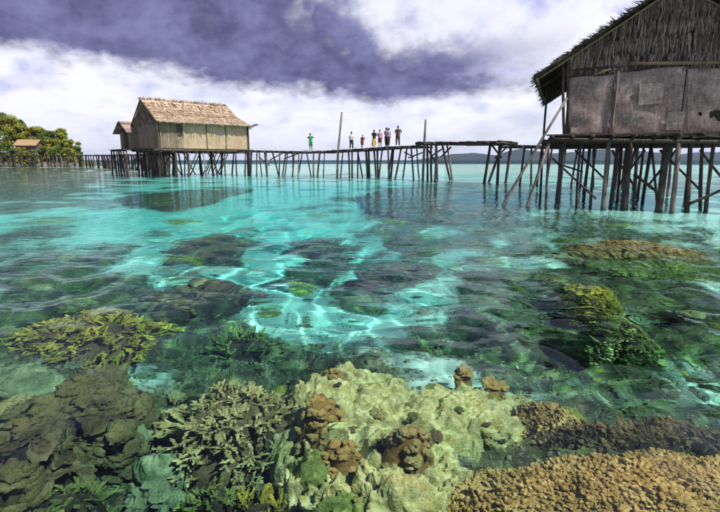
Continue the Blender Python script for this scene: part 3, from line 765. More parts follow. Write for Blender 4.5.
lobed_coral(72, 396, 124, 0.75, 0.48, M_MOTTLE, M_DARK, 'broad mottled brown coral mound, largest of the brown mounds', n=90, size=0.11, seed=2, name='mound_coral')
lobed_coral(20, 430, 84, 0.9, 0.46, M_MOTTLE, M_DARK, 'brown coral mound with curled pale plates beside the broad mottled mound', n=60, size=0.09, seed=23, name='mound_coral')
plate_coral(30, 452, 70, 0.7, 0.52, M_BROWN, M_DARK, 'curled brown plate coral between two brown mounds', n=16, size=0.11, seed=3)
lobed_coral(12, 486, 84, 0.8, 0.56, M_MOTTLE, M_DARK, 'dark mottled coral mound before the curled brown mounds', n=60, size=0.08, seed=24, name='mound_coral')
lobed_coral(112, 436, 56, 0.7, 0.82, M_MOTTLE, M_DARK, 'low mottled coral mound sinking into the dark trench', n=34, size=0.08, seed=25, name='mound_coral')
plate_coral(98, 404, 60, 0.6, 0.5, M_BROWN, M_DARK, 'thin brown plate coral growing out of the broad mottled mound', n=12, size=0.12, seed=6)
plate_coral(150, 500, 60, 0.7, 1.05, M_TEAL, M_DARK, 'pale green plate coral deep in the trench', n=16, size=0.09, seed=5)
boulder_coral(20, 376, 62, 0.8, 0.62, M_TEAL, 'pale green flat boulder beyond the brown mounds', seed=21, amp=0.2)
boulder_coral(136, 428, 40, 0.9, 0.9, M_TEAL, 'pale green round coral between brown mounds and straw branches', seed=22, amp=0.12)
boulder_coral(160, 462, 42, 0.8, 1.0, M_TEAL, 'pale green oval coral in the dark trench', seed=23, amp=0.15)
boulder_coral(108, 372, 40, 0.8, 1.0, M_BROWN, 'brown rounded coral behind the largest mound', seed=24)
# low coral patches out on the pale sand
for k, (px, py, wp, hp, top, lab) in enumerate([
    (205, 248, 96, 1.6, 1.9, 'wide dark coral patch on the turquoise channel floor'),
    (322, 243, 74, 1.6, 2.0, 'dark coral patch alone in mid channel'),
    (410, 268, 90, 1.2, 1.7, 'grey green coral patch on the near edge of the channel'),
    (180, 196, 100, 2.4, 1.6, 'long dark coral bank before the thatched far house'),
    (432, 196, 130, 3.0, 0.85, 'brown coral flat just under the surface before the tall jetty posts'),
    (196, 292, 110, 0.9, 1.2, 'dark coral bed behind the dark green branches')]):
    knobby_coral(px, py, wp, hp, top, M_BROWN if k != 4 else M_TAN_DEEP, M_DARK, lab, seed=31 + k, knob=0.09 if py < 240 else 0.06, name='coral_patch', dens=0.8)
# small clumps all over the reef floor
def SHORT(l):
    w_ = l.replace(',', '').split(); out = []
    for q in w_:
        if q in ('on', 'with', 'beside', 'between', 'behind', 'before', 'beyond', 'below', 'at', 'near', 'just', 'under', 'deep', 'in', 'alone', 'standing', 'of', 'filling', 'largest') and len(out) > 1: break
        out.append(q)
    return ' '.join(out[:5])
def make_clumps():
    rg = np.random.default_rng(77); var = []
    mats = [M_BROWN, M_GREEN, M_OLIVE, M_DARK, M_STAG, M_TEAL]
    for k in range(12):
        mb = MB(); v, q, t = blob(18, 10, 200 + k, 0.28, 1.8, 0.8, 0.6); mb.add(v * np.array([1, 1, 0.7]), q, t)
        n = 70; pos, nr = dome_surface(0.95, 0.95, 0.62, n, 300 + k)
        nr = nr + rg.normal(0, 0.3, nr.shape)
        sv, sf = scatter(STUB[0], STUB[1], pos, frames_from(nr, rg.uniform(0, 6, n)), np.column_stack([rg.uniform(.08, .15, n), rg.uniform(.08, .15, n), rg.uniform(.12, .34, n)]))
        mb.add(sv, (), sf)
        me = mb.mesh('coral_clump', True); me.materials.append(mats[k % 6]); var.append(me)
    words = ['small brown coral clump', 'small green coral clump', 'small olive coral clump', 'small dark coral clump', 'small straw coloured coral clump', 'small pale green coral clump']
    made = 0; tries = 0
    while made < 260 and tries < 4000:
        tries += 1
        py = 190 + 320 * rg.random() ** 0.9; px = rg.uniform(-20, 740)
        d, s = bed_field(*[np.array([c]) for c in under(px, py, 1.4)[:2]])
        p = under(px, py, float(d[0]) - 0.1)
        if 285 < px < 540 and py > 350: continue
        if rg.random() < float(s[0]) * 0.8: continue
        z, _ = bed_z(p.x, p.y)
        e = px_size(px, py, float(d[0])) * rg.uniform(8, 22) / 2 * (1.0 if py > 260 else 1.4)
        e = min(e, 0.55)
        k = int(rg.integers(12))
        o = bpy.data.objects.new('coral_clump', var[k]); COL.objects.link(o)
        o.location = (p.x, p.y, float(z[0]) - 0.02); o.rotation_euler = (rg.normal(0, .15), rg.normal(0, .15), rg.uniform(0, 6.28))
        o.scale = (e * rg.uniform(.8, 1.3), e, min(e, 0.45, max(0.08, -float(z[0]) - 0.3) * 0.8) * rg.uniform(.7, 1.0))
        near = min(CORALS, key=lambda c: (c.location - o.location).length)
        tag(o, words[k % 6] + ' on the floor nearest the ' + SHORT(near['label']), 'coral', words[k % 6] + 's on the reef floor')
        made += 1
make_clumps()

# tufts growing on the pale slab, and loose coral rubble
def slab_growth():
    rg = np.random.default_rng(99); src = [o for o in COL.objects if o.name.startswith('coral_clump')]
    slab = next(o for o in COL.objects if o.name == 'reef_rock')
    vs = np.empty(len(slab.data.vertices) * 3, np.float32); slab.data.vertices.foreach_get('co', vs); vs = vs.reshape(-1, 3) + np.array(slab.location)
    top = vs[vs[:, 2] > -0.72]
    for k in range(34):
        p = top[rg.integers(len(top))]; s0 = src[int(rg.integers(len(src)))]
        o = bpy.data.objects.new('coral_tuft', s0.data); COL.objects.link(o); e = rg.uniform(.02, .06)
        o.location = (p[0], p[1], p[2] - .01); o.scale = (e * rg.uniform(.8, 1.4), e, e * rg.uniform(.5, .9)); o.rotation_euler = (0, 0, rg.uniform(0, 6))
        col = s0['label'].split(' coral')[0].replace('small ', '')
        tag(o, 'tiny ' + col + ' coral tuft growing on the pale slab', 'coral', 'tiny ' + col + ' tufts on the pale slab'); CORALS.append(o)
slab_growth()
def rubble():
    rg = np.random.default_rng(55); n = 9000
    r = 2.0 + 9 * rg.random(n) ** 1.4; a = rg.uniform(-.78, .78, n); x, y = r * np.sin(a), r * np.cos(a)
    z, rock = bed_z(x, y); keep = rock > rg.random(n) * .55
    x, y, z, r = x[keep], y[keep], z[keep], r[keep]; n = len(x)
    v, q, t = blob(6, 5, 9, .3, 1.5, 1, 1); tri = np.vstack([t, q[:, [0, 1, 2]], q[:, [0, 2, 3]]])
    e = rg.uniform(.010, .034, n) * (.7 + r * .06)
    vv, ff = scatter(v, tri, np.column_stack([x, y, z]), frames_from(rg.normal(0, 1, (n, 3)), rg.uniform(0, 6, n)), np.column_stack([e * rg.uniform(.6, 1.6, n), e, e * rg.uniform(.4, .9, n)]))
    m = coral_mat('coral_rubble', [(.3, (.10, .08, .05)), (.48, (.34, .30, .18)), (.6, (.20, .22, .08)), (.72, (.60, .54, .36))], .9, 30, (.7, .65, .45), .4)
    o = link('coral_rubble', mesh_np('coral_rubble', vv, ff, True), m)
    tag(o, 'loose broken coral rubble strewn over the reef floor', 'rubble', kind='stuff'); CORALS.append(o)
rubble()
def receive(o):
    if o.type == 'MESH': o.cycles.is_caustics_receiver = True
    for c in o.children: receive(c)
for o in list(COL.objects):
    if o.name.startswith('coral_clump'): o.cycles.is_caustics_receiver = True
for o in CORALS: receive(o)
# ------------------------------------------------------------------ wood, thatch, matting
def wood_mat(name, c0, c1, c2, scale=3.0, rough=0.85):
    m, t = material(name)
    co = t.node('ShaderNodeTexCoord').outputs['Object']
    rnd = t.node('ShaderNodeObjectInfo').outputs['Random']
    co = t.vmath('ADD', co, t.node('ShaderNodeCombineXYZ', ins={0: t.math('MULTIPLY', rnd, 31.0), 1: t.math('MULTIPLY', rnd, 13.0), 2: 0.0}).outputs[0])
    g = t.noise(t.vmath('MULTIPLY', co, (9.0, 9.0, 1.0)), scale, 5, 0.65, 0.6)
    b = t.noise(co, 1.7, 4, 0.6)
    c = t.ramp(g, [(0.3, c0), (0.52, c1), (0.72, c2)])
    c = t.mix(t.mapr(b, 0.4, 0.65, 0.0, 0.5), c, t.mix(1.0, c, (0.45, 0.42, 0.42), 'MULTIPLY'))
    c = t.mix(t.mapr(rnd, 0, 1, 0, 0.55, smooth=False), c, t.mix(1.0, c, (0.4, 0.38, 0.36), 'MULTIPLY'))
    return finish(m, t, c, rough, t.bump(g, 0.6, 0.02), spec=0.2)
M_STILT = wood_mat('weathered_post', (0.035, 0.028, 0.024), (0.085, 0.068, 0.058), (0.18, 0.15, 0.13))
M_PALE = wood_mat('bleached_post', (0.12, 0.10, 0.088), (0.24, 0.205, 0.18), (0.36, 0.32, 0.28))
M_DECK = wood_mat('deck_wood', (0.05, 0.042, 0.034), (0.13, 0.105, 0.085), (0.25, 0.21, 0.17))
M_BAMBOO = wood_mat('bamboo', (0.22, 0.16, 0.09), (0.36, 0.27, 0.16), (0.48, 0.38, 0.24))
def mat_thatch(name, stops, scale=6.0):
    m, t = material(name)
    co = t.node('ShaderNodeNewGeometry').outputs['Position']
    a = t.noise(co, scale, 5, 0.65); b = t.noise(co, 0.8, 3, 0.5)
    ri = t.node('ShaderNodeNewGeometry').outputs['Random Per Island']
    c = t.ramp(t.math('ADD', t.math('ADD', t.math('MULTIPLY', a, 0.55), t.math('MULTIPLY', b, 0.15)), t.math('MULTIPLY', ri, 0.32)), stops)
    return finish(m, t, c, 0.95, t.bump(a, 0.8, 0.05), spec=0.08)
M_THATCH_OLD = mat_thatch('old_thatch', [(0.3, (0.06, 0.043, 0.036)), (0.5, (0.20, 0.145, 0.125)), (0.68, (0.40, 0.30, 0.26))], 9)
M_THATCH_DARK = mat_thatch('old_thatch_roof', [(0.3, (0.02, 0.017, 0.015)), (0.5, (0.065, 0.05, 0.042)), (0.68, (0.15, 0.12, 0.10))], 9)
M_THATCH_NEW = mat_thatch('straw_thatch', [(0.3, (0.20, 0.145, 0.10)), (0.5, (0.39, 0.295, 0.21)), (0.68, (0.54, 0.43, 0.33))], 7)
def mat_woven(name, c0, c1, c2, cell=0.06):
    """split-bamboo matting: a twill of short strips"""
    m, t = material(name)
    co = t.node('ShaderNodeTexCoord').outputs['Object']
    s = t.node('ShaderNodeSeparateXYZ', ins={0: co})
    k = 1.0 / cell
    wu = t.math('SINE', t.math('MULTIPLY', s.outputs[0], 5.0 * k)); wv = t.math('SINE', t.math('MULTIPLY', s.outputs[2], 5.0 * k))
    wv2 = t.math('MULTIPLY', wu, wv)
    n = t.noise(co, 1.3, 6, 0.65, 0.3); n2 = t.noise(t.vmath('MULTIPLY', co, (3.0, 1.0, 0.7)), 5.0, 6, 0.75)
    n3 = t.noise(t.vmath('MULTIPLY', co, (0.8, 1.0, 3.5)), 8.0, 5, 0.7)
    f = t.math('ADD', t.math('MULTIPLY', n, 0.4), t.math('ADD', t.math('MULTIPLY', n2, 0.33), t.math('MULTIPLY', n3, 0.27)))
    c = t.ramp(f, [(0.38, c0), (0.5, c1), (0.62, c2)])
    return finish(m, t, c, 0.9, t.bump(t.math('ADD', t.math('MULTIPLY', wv2, 0.3), n3), 0.4, 0.012), spec=0.1)
M_WOVEN = mat_woven('grey_woven_mat', (0.085, 0.062, 0.056), (0.27, 0.21, 0.19), (0.50, 0.415, 0.38))
M_WOVEN_PALE = mat_woven('pale_woven_mat', (0.11, 0.09, 0.085), (0.28, 0.235, 0.22), (0.48, 0.41, 0.385))
M_WOVEN_OLD = mat_woven('dark_woven_mat', (0.06, 0.046, 0.044), (0.19, 0.15, 0.14), (0.38, 0.32, 0.30))
M_WOVEN_FAR = mat_woven('buff_woven_mat', (0.24, 0.185, 0.12), (0.37, 0.295, 0.195), (0.48, 0.395, 0.275), 0.12)
M_BOARD = wood_mat('grey_buff_board', (0.18, 0.145, 0.10), (0.30, 0.245, 0.175), (0.42, 0.35, 0.26))

def pole(name, parent, p0, p1, r0, r1=None, mat=None, bend=0.0, seed=0, n=7, segs=5):
    """a crooked round pole between two points (parent's space)"""
    rg = random.Random(seed * 7 + 1)
    p0, p1 = Vector(p0), Vector(p1); r1 = r0 * 0.8 if r1 is None else r1
    L = (p1 - p0).length; pts = []; rad = []
    bx, by = rg.uniform(-1, 1) * bend * L, rg.uniform(-1, 1) * bend * L
    for k in range(segs + 1):
        t = k / segs; q = p0.lerp(p1, t)
        s = math.sin(math.pi * t); s2 = math.sin(2 * math.pi * t + seed)
        pts.append((q.x + bx * s + by * 0.4 * s2, q.y + by * s, q.z + 0.0)); rad.append((r0 + (r1 - r0) * t) * rg.uniform(0.92, 1.1))
    pts = np.array(pts); c = pts[0].copy()
    mb = MB(); mb.tube(pts - c, rad, n, seed=seed, rough=0.10)
    if pts[0][2] < -0.5 and parent is None: pass
    return mb.build(name, mat or M_STILT, parent, tuple(c), smooth=True)
def spikes(mb, roots, dirs, lens, rads, sag=0.0):
    """three-sided leaf strands, tapered: roots (N,3), dirs (N,3)"""
    N = len(roots); d = dirs / np.linalg.norm(dirs, axis=1)[:, None]
    ref = np.where(np.abs(d[:, 2:3]) < 0.8, np.array([[0, 0, 1.0]]), np.array([[0, 1.0, 0.2]]))
    a = np.cross(d, ref); a /= np.linalg.norm(a, axis=1)[:, None]; b = np.cross(d, a)
    L = lens[:, None]; r = rads[:, None]
    mid = roots + d * L * 0.55; tip = roots + d * L; tip[:, 2] -= sag * lens
    v = np.stack([roots + a * r, roots - a * r, roots + b * r * 0.7, mid + a * r * 0.85, mid - a * r * 0.85, mid + b * r * 0.6, tip], 1).reshape(-1, 3)
    t0 = np.array([[0, 3, 4], [0, 4, 1], [1, 4, 5], [1, 5, 2], [2, 5, 3], [2, 3, 0], [3, 6, 4], [4, 6, 5], [5, 6, 3]])
    mb.add(v, (), (t0[None] + (np.arange(N) * 7)[:, None, None]).reshape(-1, 3))
class Frame:
    """a thing's own upright frame: origin at ground level, x along `right`, y away"""
    def __init__(self, o, ang):
        self.o = Vector((o[0], o[1], 0)); self.ang = ang
        self.r = Vector((math.cos(ang), math.sin(ang), 0)); self.a = Vector((-math.sin(ang), math.cos(ang), 0))
    def plane(self, px, py, v=0.0):
        """local point where this pixel's sight line meets the upright plane y = v"""
        d = ray(px, py); c = Vector((0, 0, CAM_H)); q = self.o + self.a * v
        t = (q - c).dot(self.a) / d.dot(self.a); p = c + d * t - self.o
        return Vector((p.dot(self.r), v, p.z))
    def local(self, p):
        q = Vector(p) - self.o
        return Vector((q.dot(self.r), q.dot(self.a), p[2]))
    def world(self, l): return self.o + self.r * l[0] + self.a * l[1] + Vector((0, 0, l[2]))

# ------------------------------------------------------------------ the near stilt house
def near_house():
    phi = math.radians(-23)
    c = at_y(566, 132, 17.0)
    F = Frame(c, phi)
    H = empty('stilt_house', F.o, 'large weathered grey stilt house with thatched gable and matting walls', 'house', rz=phi)
    pl = F.plane
    eave = pl(533, 80, -0.35); apex = pl(681, -19, -0.35)
    slope = (apex.z - eave.z) / (apex.x - eave.x)
    DEPTH = 8.0
    xr = 2 * apex.x - eave.x
    def roof_z(x): return eave.z + slope * (min(x, 2 * apex.x - x) - eave.x)
    # roof slopes: battens' plane with layered thatch above
    rg = np.random.default_rng(5)
    for side in (0, 1):
        mb = MB()
        xs = (eave.x, apex.x) if side == 0 else (xr, apex.x)
        n = 14
        for k in range(n):
            t0, t1 = k / n, (k + 1.35) / n
            t1 = min(t1, 1.0)
            xa, xb = xs[0] + (xs[1] - xs[0]) * t0, xs[0] + (xs[1] - xs[0]) * t1
            za, zb = roof_z(xa if side == 0 else xa), roof_z(xb)
            th = 0.075
            j0 = rg.uniform(-.06, .06); j1 = rg.uniform(-.2, .2)
            lift = 0.075
            poly = [(xa, -0.35 + j0, za + lift - 0.02), (xb, -0.35 + j0, zb + 0.02), (xb, -0.35 + j0, zb + th + 0.02), (xa, -0.35 + j0, za + lift + th)]
            if side: poly = poly[::-1]
            mb.prism(poly, (0, 0, 0), (0, DEPTH + 0.9 + j1, 0))
        rs = mb.build('roof_slope', M_THATCH_DARK, H)
        # ragged leaf ends along the verge, eave and ridge
        mb = MB(); N = 420
        t = rg.random(N); x = xs[0] + (xs[1] - xs[0]) * t
        z = np.array([roof_z(q) for q in x]) + rg.uniform(0.0, 0.17, N)
        y = -0.42 + rg.normal(0, 0.07, N) + 0.1
        sg = 1 if side == 0 else -1
        d = np.column_stack([-sg * (0.75 + 0.25 * rg.random(N)), rg.normal(-0.35, 0.28, N), -slope * 0.8 + rg.normal(0.28, 0.28, N) + 0.55 * t])
        spikes(mb, np.column_stack([x, y, z]), d, rg.uniform(0.12, 0.3, N) * (0.45 + 0.95 * t), rg.uniform(0.012, 0.03, N))
        N = 260                                                 # hanging eave fringe
        x = np.full(N, xs[0]) + rg.uniform(0, 0.25, N) * sg; y = rg.uniform(-0.4, DEPTH + 0.5, N)
        z = np.array([roof_z(q) for q in x]) + 0.05
        d = np.column_stack([-sg * np.ones(N), rg.normal(0, 0.2, N), -slope + rg.normal(-0.1, 0.2, N)])
        spikes(mb, np.column_stack([x, y, z]), d, rg.uniform(0.12, 0.28, N), rg.uniform(0.012, 0.026, N))
        o = mb.build('thatch_fringe', M_THATCH_DARK, rs); o['kind'] = 'stuff'
        # rafters and eave beam under the overhang
        for yv in (-0.2, 1.8, 3.8, 5.8, 7.6):
            pole('rafter', H, (xs[0] + 0.05 * sg, yv, roof_z(xs[0]) - 0.02), (apex.x, yv, apex.z - 0.08), 0.04, mat=M_BAMBOO, seed=int(yv * 3 + 9))
        pole('eave_beam', H, (xs[0] + 0.12 * sg, -0.3, roof_z(xs[0] + 0.12 * sg) - 0.05), (xs[0] + 0.12 * sg, DEPTH, roof_z(xs[0] + 0.12 * sg) - 0.05), 0.045, mat=M_BAMBOO, seed=4)
    N = 260; mb = MB()                                          # ridge tufts
    y = rg.uniform(-0.5, DEPTH + 0.4, N); x = apex.x + rg.normal(0, 0.1, N); z = apex.z + 0.12 + rg.uniform(-.03, .03, N)
    spikes(mb, np.column_stack([x, y, z]), np.column_stack([rg.normal(0, 0.9, N), rg.normal(-0.2, 0.4, N), rg.uniform(0.0, 0.6, N)]), rg.uniform(0.25, 0.5, N), rg.uniform(0.015, 0.03, N))
    o = mb.build('ridge_tuft', M_THATCH_DARK, H); o['kind'] = 'stuff'
    # walls
    WX0 = pl(567, 100).x; WX1 = 2 * apex.x - WX0
    zb = pl(600, 134).z; zt = pl(600, 74).z
    mb = MB(); top = roof_z(WX0) - 0.06
    mb.prism([(WX0 + .02, 0.12, zb + .1), (WX1 - .02, 0.12, zb + .1), (WX1 - .02, 0.12, top), (apex.x, 0.12, apex.z - 0.08), (WX0 + .02, 0.12, top)], (0, 0, 0), (0, 0.06, 0))
    mb.build('gable_wall', M_THATCH_DARK, H)
    for x in (WX0, WX1):
        mb = MB(); mb.box((x + (0.03 if x == WX0 else -0.03), DEPTH / 2 + 0.1, (zb + top) / 2), (0.05, DEPTH - 0.1, top - zb)); mb.build('side_wall', M_WOVEN, H)
    mb = MB(); mb.prism([(WX0, DEPTH, zb), (WX1, DEPTH, zb), (WX1, DEPTH, top), (apex.x, DEPTH, apex.z - 0.1), (WX0, DEPTH, top)], (0, 0, 0), (0, 0.06, 0)); mb.build('back_wall', M_WOVEN, H)
    spans = [((570, 78), (614.5, 74), 134), ((615, 73), (687.2, 65), 135.5), ((687.9, 69), (742, 66), 137), ((744, 68), (800, 68), 138)]
    for k, ((a, ya), (b, yb), low) in enumerate(spans):
        A, B = pl(a, ya, 0.0), pl(b, yb, 0.0); zl = pl((a + b) / 2, low, 0.0).z
        mb = MB(); n = 16
        for i in range(n):                                      # matting bulges a little between its battens
            pass
        cols = 90; X = np.linspace(A.x, B.x, cols); Zt = A.z + (B.z - A.z) * (X - A.x) / (B.x - A.x) + 0.02 * np.sin(X * 5 + k)
        rows = 52; V = []
        for j in range(rows):
            f = j / (rows - 1)
            zz = (zl + 0.015 * np.sin(X * 9 + k)) * (1 - f) + Zt * f
            yy = 0.03 - 0.035 * np.sin(math.pi * (X - A.x) / (B.x - A.x)) * math.sin(math.pi * f) + 0.014 * np.sin(X * 4 + 9 * f) + 0.012 * fbm(np.column_stack([X * 2.2, X * 0 + 6 * f]) + k, 3, k)
            V.append(np.column_stack([X, yy, zz]))
        V = np.array(V).reshape(-1, 3); V2 = V + np.array([0, 0.025, 0])
        idx = np.arange(rows * cols).reshape(rows, cols)
        q = np.stack([idx[:-1, :-1], idx[:-1, 1:], idx[1:, 1:], idx[1:, :-1]], -1).reshape(-1, 4); b0 = rows * cols
        hc = pl(716, 114)
        if k == 2:
            ctr = V[q].mean(1); hd = np.hypot((ctr[:, 0] - hc.x) / .34, (ctr[:, 2] - hc.z) / .17) + .5 * fbm(ctr[:, [0, 2]] * 5, 3, 3)
            q = q[hd > 1]
        rim = np.concatenate([idx[0, :], idx[1:, -1], idx[-1, -2::-1], idx[-2:0:-1, 0]]); rim2 = np.roll(rim, -1)
        mb.add(np.vstack([V, V2]), np.concatenate([q, q[:, ::-1] + b0, np.stack([rim, rim + b0, rim2 + b0, rim2], -1)]))
        mb.build('wall_panel', M_WOVEN, H, smooth=True)
    for k, (a, b, c_, d_) in enumerate([(640, 84, 662, 104), (668, 112, 683, 130)]):      # mats patched over the wall
        A, B = pl(a, b, -.02), pl(c_, d_, -.02); mb = MB(); mb.box(((A.x + B.x) / 2, -.045, (A.z + B.z) / 2), (B.x - A.x, .014, A.z - B.z), Matrix.Rotation(math.radians((-2, 1.5, 3, -1)[k]), 3, 'Y')); mb.build('mat_patch', (M_WOVEN_PALE, M_WOVEN_OLD)[k % 2], H)
    pole('batten', H, pl(611, 135, -0.03), pl(618.5, 71, -0.03), 0.04, 0.035, M_PALE, 0.004, 3)
    pole('batten', H, pl(687.5, 136, -0.03), pl(688, 64, -0.03), 0.018, 0.018, M_PALE, 0.004, 4)
    pole('batten', H, pl(569, 133, -0.03), pl(567.5, 62, -0.03), 0.06, 0.05, M_STILT, 0.004, 5)
    pole('batten', H, pl(564, 137, -0.06), pl(563, 60, -0.06), 0.05, 0.045, M_STILT, 0.004, 6)
    pole('batten', H, pl(594, 75, -0.06), pl(611, 69, -0.06), 0.03, 0.03, M_BAMBOO, 0.004, 7)
    pole('tie_beam', H, pl(630, 63.5, -0.03), pl(760, 62, -0.03), 0.055, 0.055, M_BAMBOO, 0.003, 8)
    pole('tie_beam', H, pl(566, 71, 0.0), pl(640, 64, 0.0), 0.045, 0.04, M_STILT, 0.003, 9)
    # gable thatch: tiers of hanging leaves
    tiers = [0.02, 0.52, 1.0, 1.45, 1.9, 2.35]
    zt0 = pl(640, 70).z
    for k, dz in enumerate(tiers):
        z0 = zt0 + dz + 0.42
        mb = MB(); N = 520 - 60 * k
        x = rg.uniform(WX0 - 0.1, WX1 + 0.1, N)
        lim = np.array([roof_z(q) for q in x]) - 0.03
        z = np.minimum(z0 + rg.normal(0, 0.05, N), lim)
        L = rg.uniform(0.38, 0.62, N) + 0.1 * fbm(np.column_stack([x * 1.3, x * 0]) + k, 2, k)
        keep = (lim > z0 - 0.45)
        if k == 0:                                              # low leaves are missing in places
            keep &= ~((x > pl(628, 60).x) & (x < pl(690, 60).x) & (rg.random(N) < 0.75))
        x, z, L = x[keep], z[keep], L[keep]; N = len(x)
        if N < 5: continue
        d = np.column_stack([rg.normal(0, 0.10, N), rg.normal(-0.10, 0.06, N), -np.ones(N)])
        spikes(mb, np.column_stack([x, 0.05 - 0.045 * k + rg.uniform(-.03, .04, N), z]), d, L, rg.uniform(0.016, 0.034, N))
        o = mb.build('thatch_tier', M_THATCH_OLD, H); o['kind'] = 'stuff'
    # floor
    zf = zb - 0.02
    x0 = pl(549, 137).x; n = 27; wdt = (DEPTH + 0.5) / n
    pm = MB(); pm.box((0, 0, 0), (WX1 + 0.2 - x0, wdt * 0.9, 0.045)); pme = pm.mesh('floor_plank'); pme.materials.append(M_DECK)
    for k in range(n):
        o = link('floor_plank', pme, None, H, ((x0 + WX1 + 0.2) / 2 + rg.uniform(-.08, .08), -0.35 + wdt * (k + .5), zf + rg.uniform(-.01, .01)))
        o.rotation_euler = (rg.normal(0, .01), rg.normal(0, .004), rg.normal(0, .004))
    for k in range(11):
        x = x0 + 0.15 + k * (WX1 - x0) / 10.3
        pole('floor_joist', H, (x, -0.6 - rg.uniform(0, .25), zf - 0.085), (x + rg.uniform(-.1, .1), DEPTH + 0.2, zf - 0.085), 0.055, 0.045, M_STILT, 0.003, k + 20)
    for yv in (0.15, 2.2, 4.4, 6.6, DEPTH):
        pole('floor_beam', H, (x0 - 0.25, yv, zf - 0.21), (WX1 + 0.4, yv, zf - 0.21 - 0.03), 0.085, 0.07, M_STILT, 0.004, int(yv * 5) + 40)
    pole('floor_beam', H, pl(548, 139.5, -0.5), pl(735, 142, -0.5), 0.06, 0.055, M_STILT, 0.004, 61)
    # stilts: front ones as they stand, then the rows behind
    front = [(548.5,141,546,199,-.3,.055,0),(565,141,560,201,-.2,.06,0),(581,141,577,203,0,.06,0),(596,141,592,200,.4,.06,0),(609,138,604.5,208.5,0,.10,1),(618,141,611,206,.3,.09,0),
             (631,141,625,208,.1,.15,0),(637,141,634,205,.5,.07,0),(650,142,656,203,.8,.06,0),(668,142,659,210,.1,.16,0),(680,135,670.5,212,-.2,.10,1),(690,142,686,213,0,.10,0),(702,142,701,208,.5,.07,0),(714,142,707,210,.2,.08,0),(729,142,724,213,0,.12,0),(752,142,747,214,0,.1,0),(780,142,776,215,0,.1,0)]
    for k, (a, ya, b, yb, v, r, pale) in enumerate(front):
        T = pl(a, ya, v); Bp = pl(b, yb, v); d = (Bp - T); Bp = T + d * ((T.z + 1.7) / (T.z - Bp.z))
        pole('stilt', H, Bp, (T.x, T.y, max(T.z, zf - 0.1)), r * .85, r * 0.66, M_PALE if pale else M_STILT, 0.012, k + 80)
    for row, yv in enumerate((3.6, 7.8)):
        for k in range(6):
            x = x0 + 0.2 + k * (WX1 - x0) / 5.0 + rg.uniform(-.4, .4)
            pole('stilt', H, (x + rg.uniform(-.35, .2), yv + rg.uniform(-.2, .2), -1.7), (x, yv, zf - 0.15), rg.uniform(.045, .085), None, M_STILT if rg.random() < .8 else M_PALE, 0.012, row * 10 + k + 120)
    br = [(552,158,596,199,-.1,.04),(562,165,583,172,.9,.035),(634,174,656,191,.4,.05),(689,204,722,190,-.1,.05),(612,150,634,186,1.0,.04),(648,186,676,150,1.2,.04),(575,150,606,180,2.5,.04),(660,150,700,190,2.6,.045),(700,150,722,178,1.5,.04),(618,186,645,150,2.2,.04)]
    for k, (a, ya, b, yb, v, r) in enumerate(br):
        pole('brace', H, pl(a, ya, v), pl(b, yb, v), r, r * .9, M_STILT, 0.01, k + 200)
    return F, H
NF, NEAR = near_house()
def loose_pole(name, a, ya, b, yb, v, r, label, mat=M_STILT, vt=None):
    T = NF.plane(a, ya, v if vt is None else vt); B = NF.plane(b, yb, v); d = B - T; B = T + d * ((T.z + 1.4) / (T.z - B.z))
    Tw, Bw = NF.world(T), NF.world(B)
    o = pole(name, None, Bw, Tw, r, r * .75, mat, 0.008, int(a))
    tag(o, label, 'pole'); return o
loose_pole('leaning_pole', 567, 98, 505, 203, -0.6, 0.055, 'long bleached pole leaning against the corner of the matting wall', M_PALE)
loose_pole('leaning_pole', 549, 143, 530, 196, -0.5, 0.055, 'short grey pole slanting under the edge of the house floor', M_PALE)
loose_pole('mooring_pole', 547.5, 87, 541, 187, 1.2, 0.05, 'thin upright dark pole beside the eave of the matting house')

